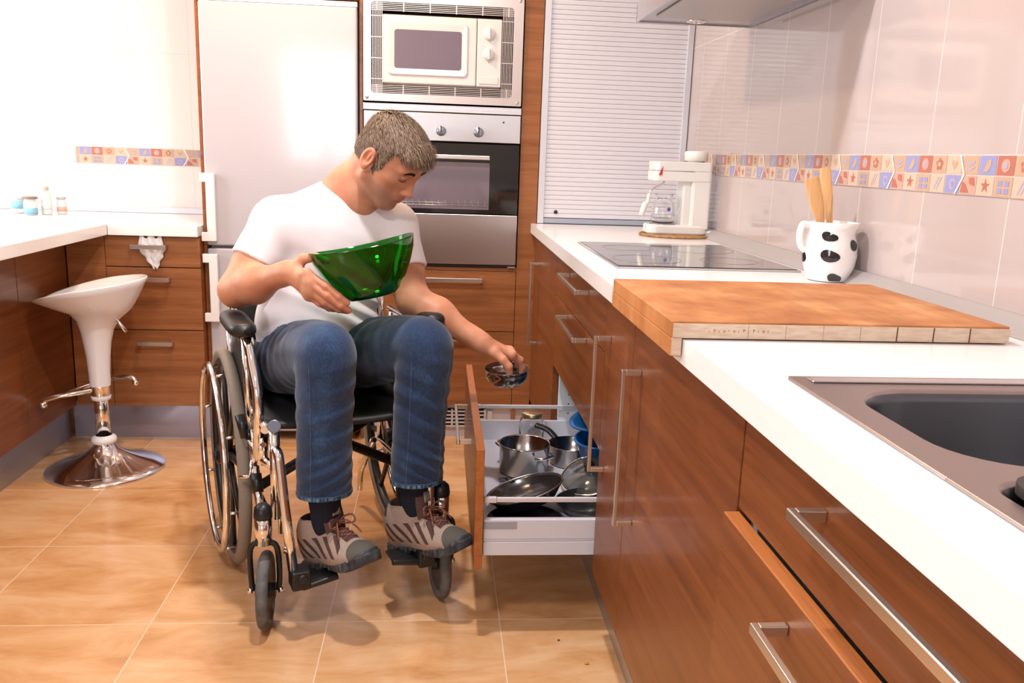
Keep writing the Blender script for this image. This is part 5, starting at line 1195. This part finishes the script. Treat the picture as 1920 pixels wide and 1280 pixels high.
def make_shoe(an, fdir, pitch, drop, txt):
    f = unit(np.array([fdir[0], fdir[1], 0])); l = np.array([-f[1], f[0], 0.]); u = CZ.copy()
    f2 = f*math.cos(pitch)+u*math.sin(pitch); u2 = u*math.cos(pitch)-f*math.sin(pitch); A = np.array([f2, l, u2]); o0 = an-CZ*drop
    # local coords: x forward from ankle axis, y his left, z up from sole bottom
    def up_sdf(P):
        q = (P-o0)@A.T; x, y, z = q[:, 0], q[:, 1], q[:, 2]; Z = np.zeros_like(x)
        d = elli(q, (-.035, 0, .045), (.045, .036, .058)); d = smin(d, elli(q, (.035, 0, .040), (.085, .041, .046)), .03)
        d = smin(d, elli(q, (.115, -.002, .030), (.078, .049, .034)), .03); d = smin(d, elli(q, (-.010, 0, .088), (.060, .049, .046)), .03); d = smin(d, elli(q, (.055, 0, .055), (.06, .034, .036)), .03); d = smin(d, cone(q, (-.010, 0, .06), (-.006, 0, .106), .046, .046), .02)
        d = smax(d, .012-z, .006)
        hole = smin(cone(q, (-.004, 0, .128), (.004, 0, .25), .0385, .044), cone(q, (.02, 0, .135), (.03, 0, .25), .030, .03), .01); return smax(d, -hole, .006)
    def um(Cc):
        q = (Cc-o0)@A.T; x, y, z = q[:, 0], q[:, 1], q[:, 2]; m = np.zeros(len(Cc), int)
        ph = (x+.62*z)/.0265; fr = ph-np.floor(ph); side = (np.abs(y) > .018) & (z > .026) & (z < .080) & (x > -.055) & (x < .115)
        m[side & (fr < .44) & (np.abs(z-.052) > .004)] = 1
        m[(np.abs(y) < .019) & (x > .035) & (x < .13)] = 1
        m[(x > .125-.012*np.cos(z*40)) & (z < .062)] = 2; m[(x > .155)] = 2
        m[(z < .022)] = 3; m[(z > .108) & (x < -.02)] = 1
        return m
    tops = [o0+f2*x+l*y+u2*z for x in (-.1, .21) for y in (-.06, .06) for z in (-.01, .17)]
    lo, hi = bbox(tops, .01)
    sh = sdf_obj('shoe', up_sdf, lo, hi, .0024, SHOEM, man, 1, None, lambda V: dict(lq=(V-o0)@A.T)); sh['label'] = txt
    def sole(P):
        q = (P-o0)@A.T; x, y, z = q[:, 0], q[:, 1], q[:, 2]
        q2 = np.stack([x, y, np.zeros_like(z)], 1)
        e = np.minimum(np.minimum(cone(q2, (-.045, 0, 0), (.06, 0, 0), .040, .039), cone(q2, (.06, 0, 0), (.125, -.003, 0), .040, .052)), cone(q2, (.125, -.003, 0), (.152, -.002, 0), .052, .044))
        up_ = .020+.028*np.clip((x-.10)/.09, 0, 1)**2; lo_ = .000+.020*np.clip((x-.13)/.07, 0, 1)**2+.006*((x > .02) & (x < .045))
        lug = .0035*(np.sin(x*2*math.pi/.017) > .1)*(z < .016+up_*.4)
        return smax(smax(e+.0035-lug, z-up_, .004), lo_-z, .003)
    s2 = sdf_obj('sole', sole, lo-.01, hi, .0028, SOLE, sh, 1)
    # tongue, laces
    mb = MB(); rows = []
    for i in range(13):
        t = i/12; c0 = np.array([.072+.004*t, 0, .070+.088*t]); w_ = .024+.004*math.sin(t*3); row = []
        for k in range(11):
            s = -1+.2*k; row.append(o0+f2*(c0[0]-.012*s*s)+l*(w_*s)+u2*(c0[2]-.004*s*s-.006*(t > .95)*s*s))
        rows.append(row)
    mb.grid(rows); tg = mb.build('tongue', MESH, sh); sm_ = tg.modifiers.new('t', 'SOLIDIFY'); sm_.thickness = .008; sm_.offset = 0
    mb = MB(); mb.grid([[o0+f2*(.083+.001*t)+l*(.0125*s*(1-.15*t))+u2*(.128+.026*t-.001*abs(s)) for s in (-1, -.5, 0, .5, 1)] for t in (0, .5, 1)]); tb = mb.build('tongue_tab', mat('grey_tab', (.26, .24, .22), .7), sh); sm_ = tb.modifiers.new('t', 'SOLIDIFY'); sm_.thickness = .004
    tree = bvh(sh)
    def surf(x, y, off=.0035):
        h = tree.ray_cast(Vector(o0+f2*x+l*y+u2*.2), Vector(-u2)); return (np.array(h[0]) if h[0] is not None else o0+f2*x+l*y+u2*.09)+u2*off
    mb = MB()
    for i in range(6):
        x = .122-.016*i; a_, b2 = surf(x, -.017), surf(x-.014, .017); c_, d_ = surf(x, .017), surf(x-.014, -.017)
        mb.tube([a_, (a_+b2)/2+u2*.002, b2], .0021, 6); mb.tube([c_, (c_+d_)/2+u2*.002, d_], .0021, 6)
    mb.build('crossed_laces', LACE, sh)
    k0 = o0+f2*.084+u2*.108; mb = MB()
    for sg in (-1, 1):
        mb.tube(smooth_path([k0, k0+l*sg*.016+u2*.012+f2*.006, k0+l*sg*.034+u2*.010+f2*.012, k0+l*sg*.036-u2*.006+f2*.014, k0+l*sg*.018-u2*.006+f2*.010, k0], 8), .0024, 7)
        mb.tube(smooth_path([k0, k0+l*sg*.014+f2*.012+u2*.002, k0+l*sg*.026+f2*.026-u2*.016, k0+l*sg*.034+f2*.034-u2*.034], 7), .0022, 7)
    mb.ell(k0, .008, .008, .006, n=6); mb.build('lace_bow', LACE, sh)
    for sg in (-1, 1):
        p = o0+f2*.012+l*sg*.033+u2*.098; mb = MB(); mb.tube([p-f2*.006, p+f2*.008+u2*.002], .0042, 8); mb.build('lace_hook', BLACK, sh)
    return sh
_t = unit(np.array([.114, -.161])); make_shoe(J['anR']+CL*.010, (.69, -.72), R(19), .148, 'brown and taupe hiking shoe on the footplate nearest the left caster')
make_shoe(J['anL']+CL*.001, (.74, -.67), R(15), .144, 'brown and taupe hiking shoe resting on the far footplate')
for an, of_ in ((J['anR'], .006), (J['anL'], .001)):
    mb = MB(); mb.tube([an+CL*of_-CZ*.075+CF*.004, an+CL*of_-CZ*.04, an+CL*of_*.7+CZ*.0, an+CZ*.05, an+CZ*.11], [.032, .036, .0375, .041, .044], 28); mb.build('sock', SOCK, man)
# ---- hair : cap + short strands following the head
def hair_mask(q):      # positive inside hair region (head local coords)
    f, s, u = q[:, 0], np.abs(q[:, 1]), q[:, 2]
    line = np.where(f > .02, .052+.10*np.clip(f-.02, 0, 1)*.0+.26*np.clip(s-.045, 0, 1)*-1, 0)
    front = (u > .060+.25*np.clip(f-.06, 0, .1)-.45*np.clip(.045-f, 0, .2)) & (f > .0)
    sidebn = (f <= .034) & (f > -.0) & (u > -.030-.02*(f < .02)+1.3*np.clip(f-.018, 0, .1))
    back = (f <= .0) & (u > -.052+.45*np.clip(f+.045, 0, .1))
    ear = (np.hypot((f+.010)/.020, (u+.014)/.034) < 1) & (s > .06)
    return (front | sidebn | back) & ~ear
def cap_sdf(P):
    q = (P-hc)@HA.T/HK; d = elli(q, (-.010, 0, .022), (.094, .076, .080)); Q2 = np.stack([q[:, 0], np.abs(q[:, 1]), q[:, 2]], 1); d = smin(d, elli(Q2, (.030, 0, .000), (.064, .067, .086)), .03)
    d = smin(d, elli(q, (-.045, 0, -.03), (.055, .055, .045)), .03)
    d = d-.0025-.006*np.clip((q[:, 2]-.03)/.06, 0, 1)
    m = hair_mask(q); return np.where(m, d, np.maximum(d, .004))
HAIRM = mat('grey_brown_hair', (.20, .125, .075), .6); bb = HAIRM.node_tree.nodes['Principled BSDF']
hi_ = N(HAIRM, 'ShaderNodeNewGeometry'); hr = ramp(HAIRM, [(0, (.085, .050, .030)), (.4, (.19, .120, .078)), (.75, (.28, .19, .125)), (1, (.35, .27, .19))]); lk(HAIRM, hi_, 'Random Per Island', hr, 'Fac'); lk(HAIRM, hr, 'Color', bb, 'Base Color')
HCAP = mat('hair_under', (.13, .08, .05), .8)
hp = [hw(f, s, u) for f in (-.12, .12) for s in (-.1, .1) for u in (-.09, .15)]; lo, hi = bbox(hp, .01)
hair = sdf_obj('hair', cap_sdf, lo, hi, .003, HCAP, man, 1)
rng = np.random.default_rng(3); me = hair.data; ct = np.array([p.center for p in me.polygons]); nm = np.array([p.normal for p in me.polygons]); org = np.array(ORG[hair.name])
wp = ct+org; ql = (wp-hc)@HA.T/HK; ok = hair_mask(ql); wp, nm, ql = wp[ok], nm[ok], ql[ok]
pick = rng.integers(0, len(wp), 15000); Vs = []; Fs = []
crown = np.array([-.075, .0, .085])
for i in pick:
    p, n_ = wp[i], nm[i]; q = ql[i]
    fl = q-crown; fl[0] += .03; fl = fl/np.linalg.norm(fl)+np.array([.15, 0, -.15])+rng.normal(0, .16, 3); fl = fl@HA; fl = fl-n_*(fl@n_); fl /= np.linalg.norm(fl)+1e-9
    top = np.clip((q[2]-.02)/.06, 0, 1); L_ = .009+.012*top+.010*(q[0] > .045)*(q[2] > .045); lift = .22+.35*top*rng.random()+.45*(q[0] > .045)*rng.random()
    sd_ = np.cross(n_, fl); w_ = .00055+.0005*rng.random(); p0 = p-n_*.001+rng.normal(0, .001, 3)
    p1 = p0+(fl*.5+n_*lift*.75)*L_; p2 = p0+(fl*.98+n_*lift*.8-np.array([0, 0, .12]))*L_*1.05
    b0 = len(Vs); Vs += [p0-sd_*w_, p0+sd_*w_, p1+sd_*w_*.8, p1-sd_*w_*.8, p2]; Fs += [(b0, b0+1, b0+2, b0+3), (b0+3, b0+2, b0+4)]
mb = MB(); mb.v = Vs; mb.f = Fs; mb.m = [0]*len(Fs); mb.sm = [True]*len(Fs)
me2 = bpy.data.meshes.new('hair_strands'); me2.from_pydata([tuple(v-org) for v in Vs], [], Fs); me2.materials.append(HAIRM); o = bpy.data.objects.new('hair_strands', me2); COL.objects.link(o); o.parent = hair; ORG[o.name] = ORG[hair.name]; o['kind'] = 'stuff'
for sg in (-1, 1):
    Vs = []; Fs = []
    for i in range(420):
        t = rng.random(); s0 = .013+.034*t; u0 = .0225+.006*math.sin(t*2.6)-.003*t+rng.normal(0, .0022)*(1-.5*t)
        h = bt.ray_cast(Vector(hw(.16, sg*s0, u0)), Vector(-HFv))
        if h[0] is None: continue
        p = np.array(h[0]); n_ = np.array(h[1]); dr = HSv*sg*(.55+.6*t)+HUv*(.55-.7*t)+rng.normal(0, .15, 3); dr = dr-n_*(dr@n_); dr /= np.linalg.norm(dr); sd_ = np.cross(n_, dr)*.0005
        b0 = len(Vs); Vs += [p-sd_, p+sd_, p+dr*.008+n_*.0018]; Fs.append((b0, b0+1, b0+2))
    me2 = bpy.data.meshes.new('eyebrow'); me2.from_pydata([tuple(v-org) for v in Vs], [], Fs); me2.materials.append(mat('eyebrow_hair', (.045, .024, .014), .8)); o = bpy.data.objects.new('eyebrow', me2); COL.objects.link(o); o.parent = man; ORG[o.name] = ORG[man.name]
    ln = []
    for t in np.linspace(0, 1, 14):
        h = bt.ray_cast(Vector(hw(.16, sg*(.019+.027*t), -.0045+.0035*math.sin(t*3.1)*-1+.001*t)), Vector(-HFv))
        if h[0] is not None: ln.append(np.array(h[0])+np.array(h[1])*.0003)
    mb = MB(); mb.tube(ln, list(np.interp(np.linspace(0, 1, len(ln)), [0, .5, 1], [.0005, .0013, .0006])), 6); mb.build('eyelashes', mat('lash', (.02, .01, .008), .7), man)
# ---- green glass bowl (long axis across the body, tilted up to his left)
GG = mat('green_glass', (.006, .30, .015), .03, trans=1, ior=1.5)
bl_u = unit(CL*.95+CF*.10+CZ*.19); bl_v = unit(np.cross(CZ, bl_u)); bl_z = np.cross(bl_u, bl_v)
bl_z = unit(bl_z+bl_v*.092); bl_v = np.cross(bl_z, bl_u)
rows = []; nS = 72
prof = [(.0, .0), (.30, .0), (.46, .003), (.56, .014), (.72, .042), (.86, .074), (.96, .104), (.996, .1275), (1.0, .130)]
for i in range(nS):
    t = 2*math.pi*i/nS; row = []; sq = (abs(math.cos(t))**2.5+abs(math.sin(t))**2.5)**(-1/2.5)
    wv = .005*math.cos(2*t)
    for r, h in prof: row.append(GB+bl_u*(math.cos(t)*sq*r*.128)+bl_v*(math.sin(t)*sq*r*.102)+bl_z*(h+(wv if r >= .999 else wv*max(0, (h-.04)/.082))-.045))
    for r, h in reversed(prof): row.append(GB+bl_u*(math.cos(t)*sq*max(r-.020, 0)*.128)+bl_v*(math.sin(t)*sq*max(r-.026, 0)*.102)+bl_z*(h+(wv if r >= .999 else wv*max(0, (h-.04)/.082))+(.004 if h < .1 else .0)-.045))
    rows.append(row)
mb = MB(); mb.grid(rows, True, True); o = mb.build('glass_bowl', GG); prop(o, "deep green glass bowl held in the man's hand at chest height", 'bowl')
# ---- small steel bowl
ax = unit(CZ+CL*-.06+CF*.05); mb = MB()
mb.lathe([(0, 0), (.030, .0), (.042, .004), (.054, .016), (.0595, .034), (.0605, .046), (.0615, .0465), (.060, .047), (.0585, .034), (.053, .018), (.041, .006), (.028, .002), (0, .002)], MBC-CZ*.014, ax, seg=56)
o = mb.build('metal_bowl', POT); prop(o, "small polished steel bowl pinched in the man's lowered hand above the drawer", 'bowl')
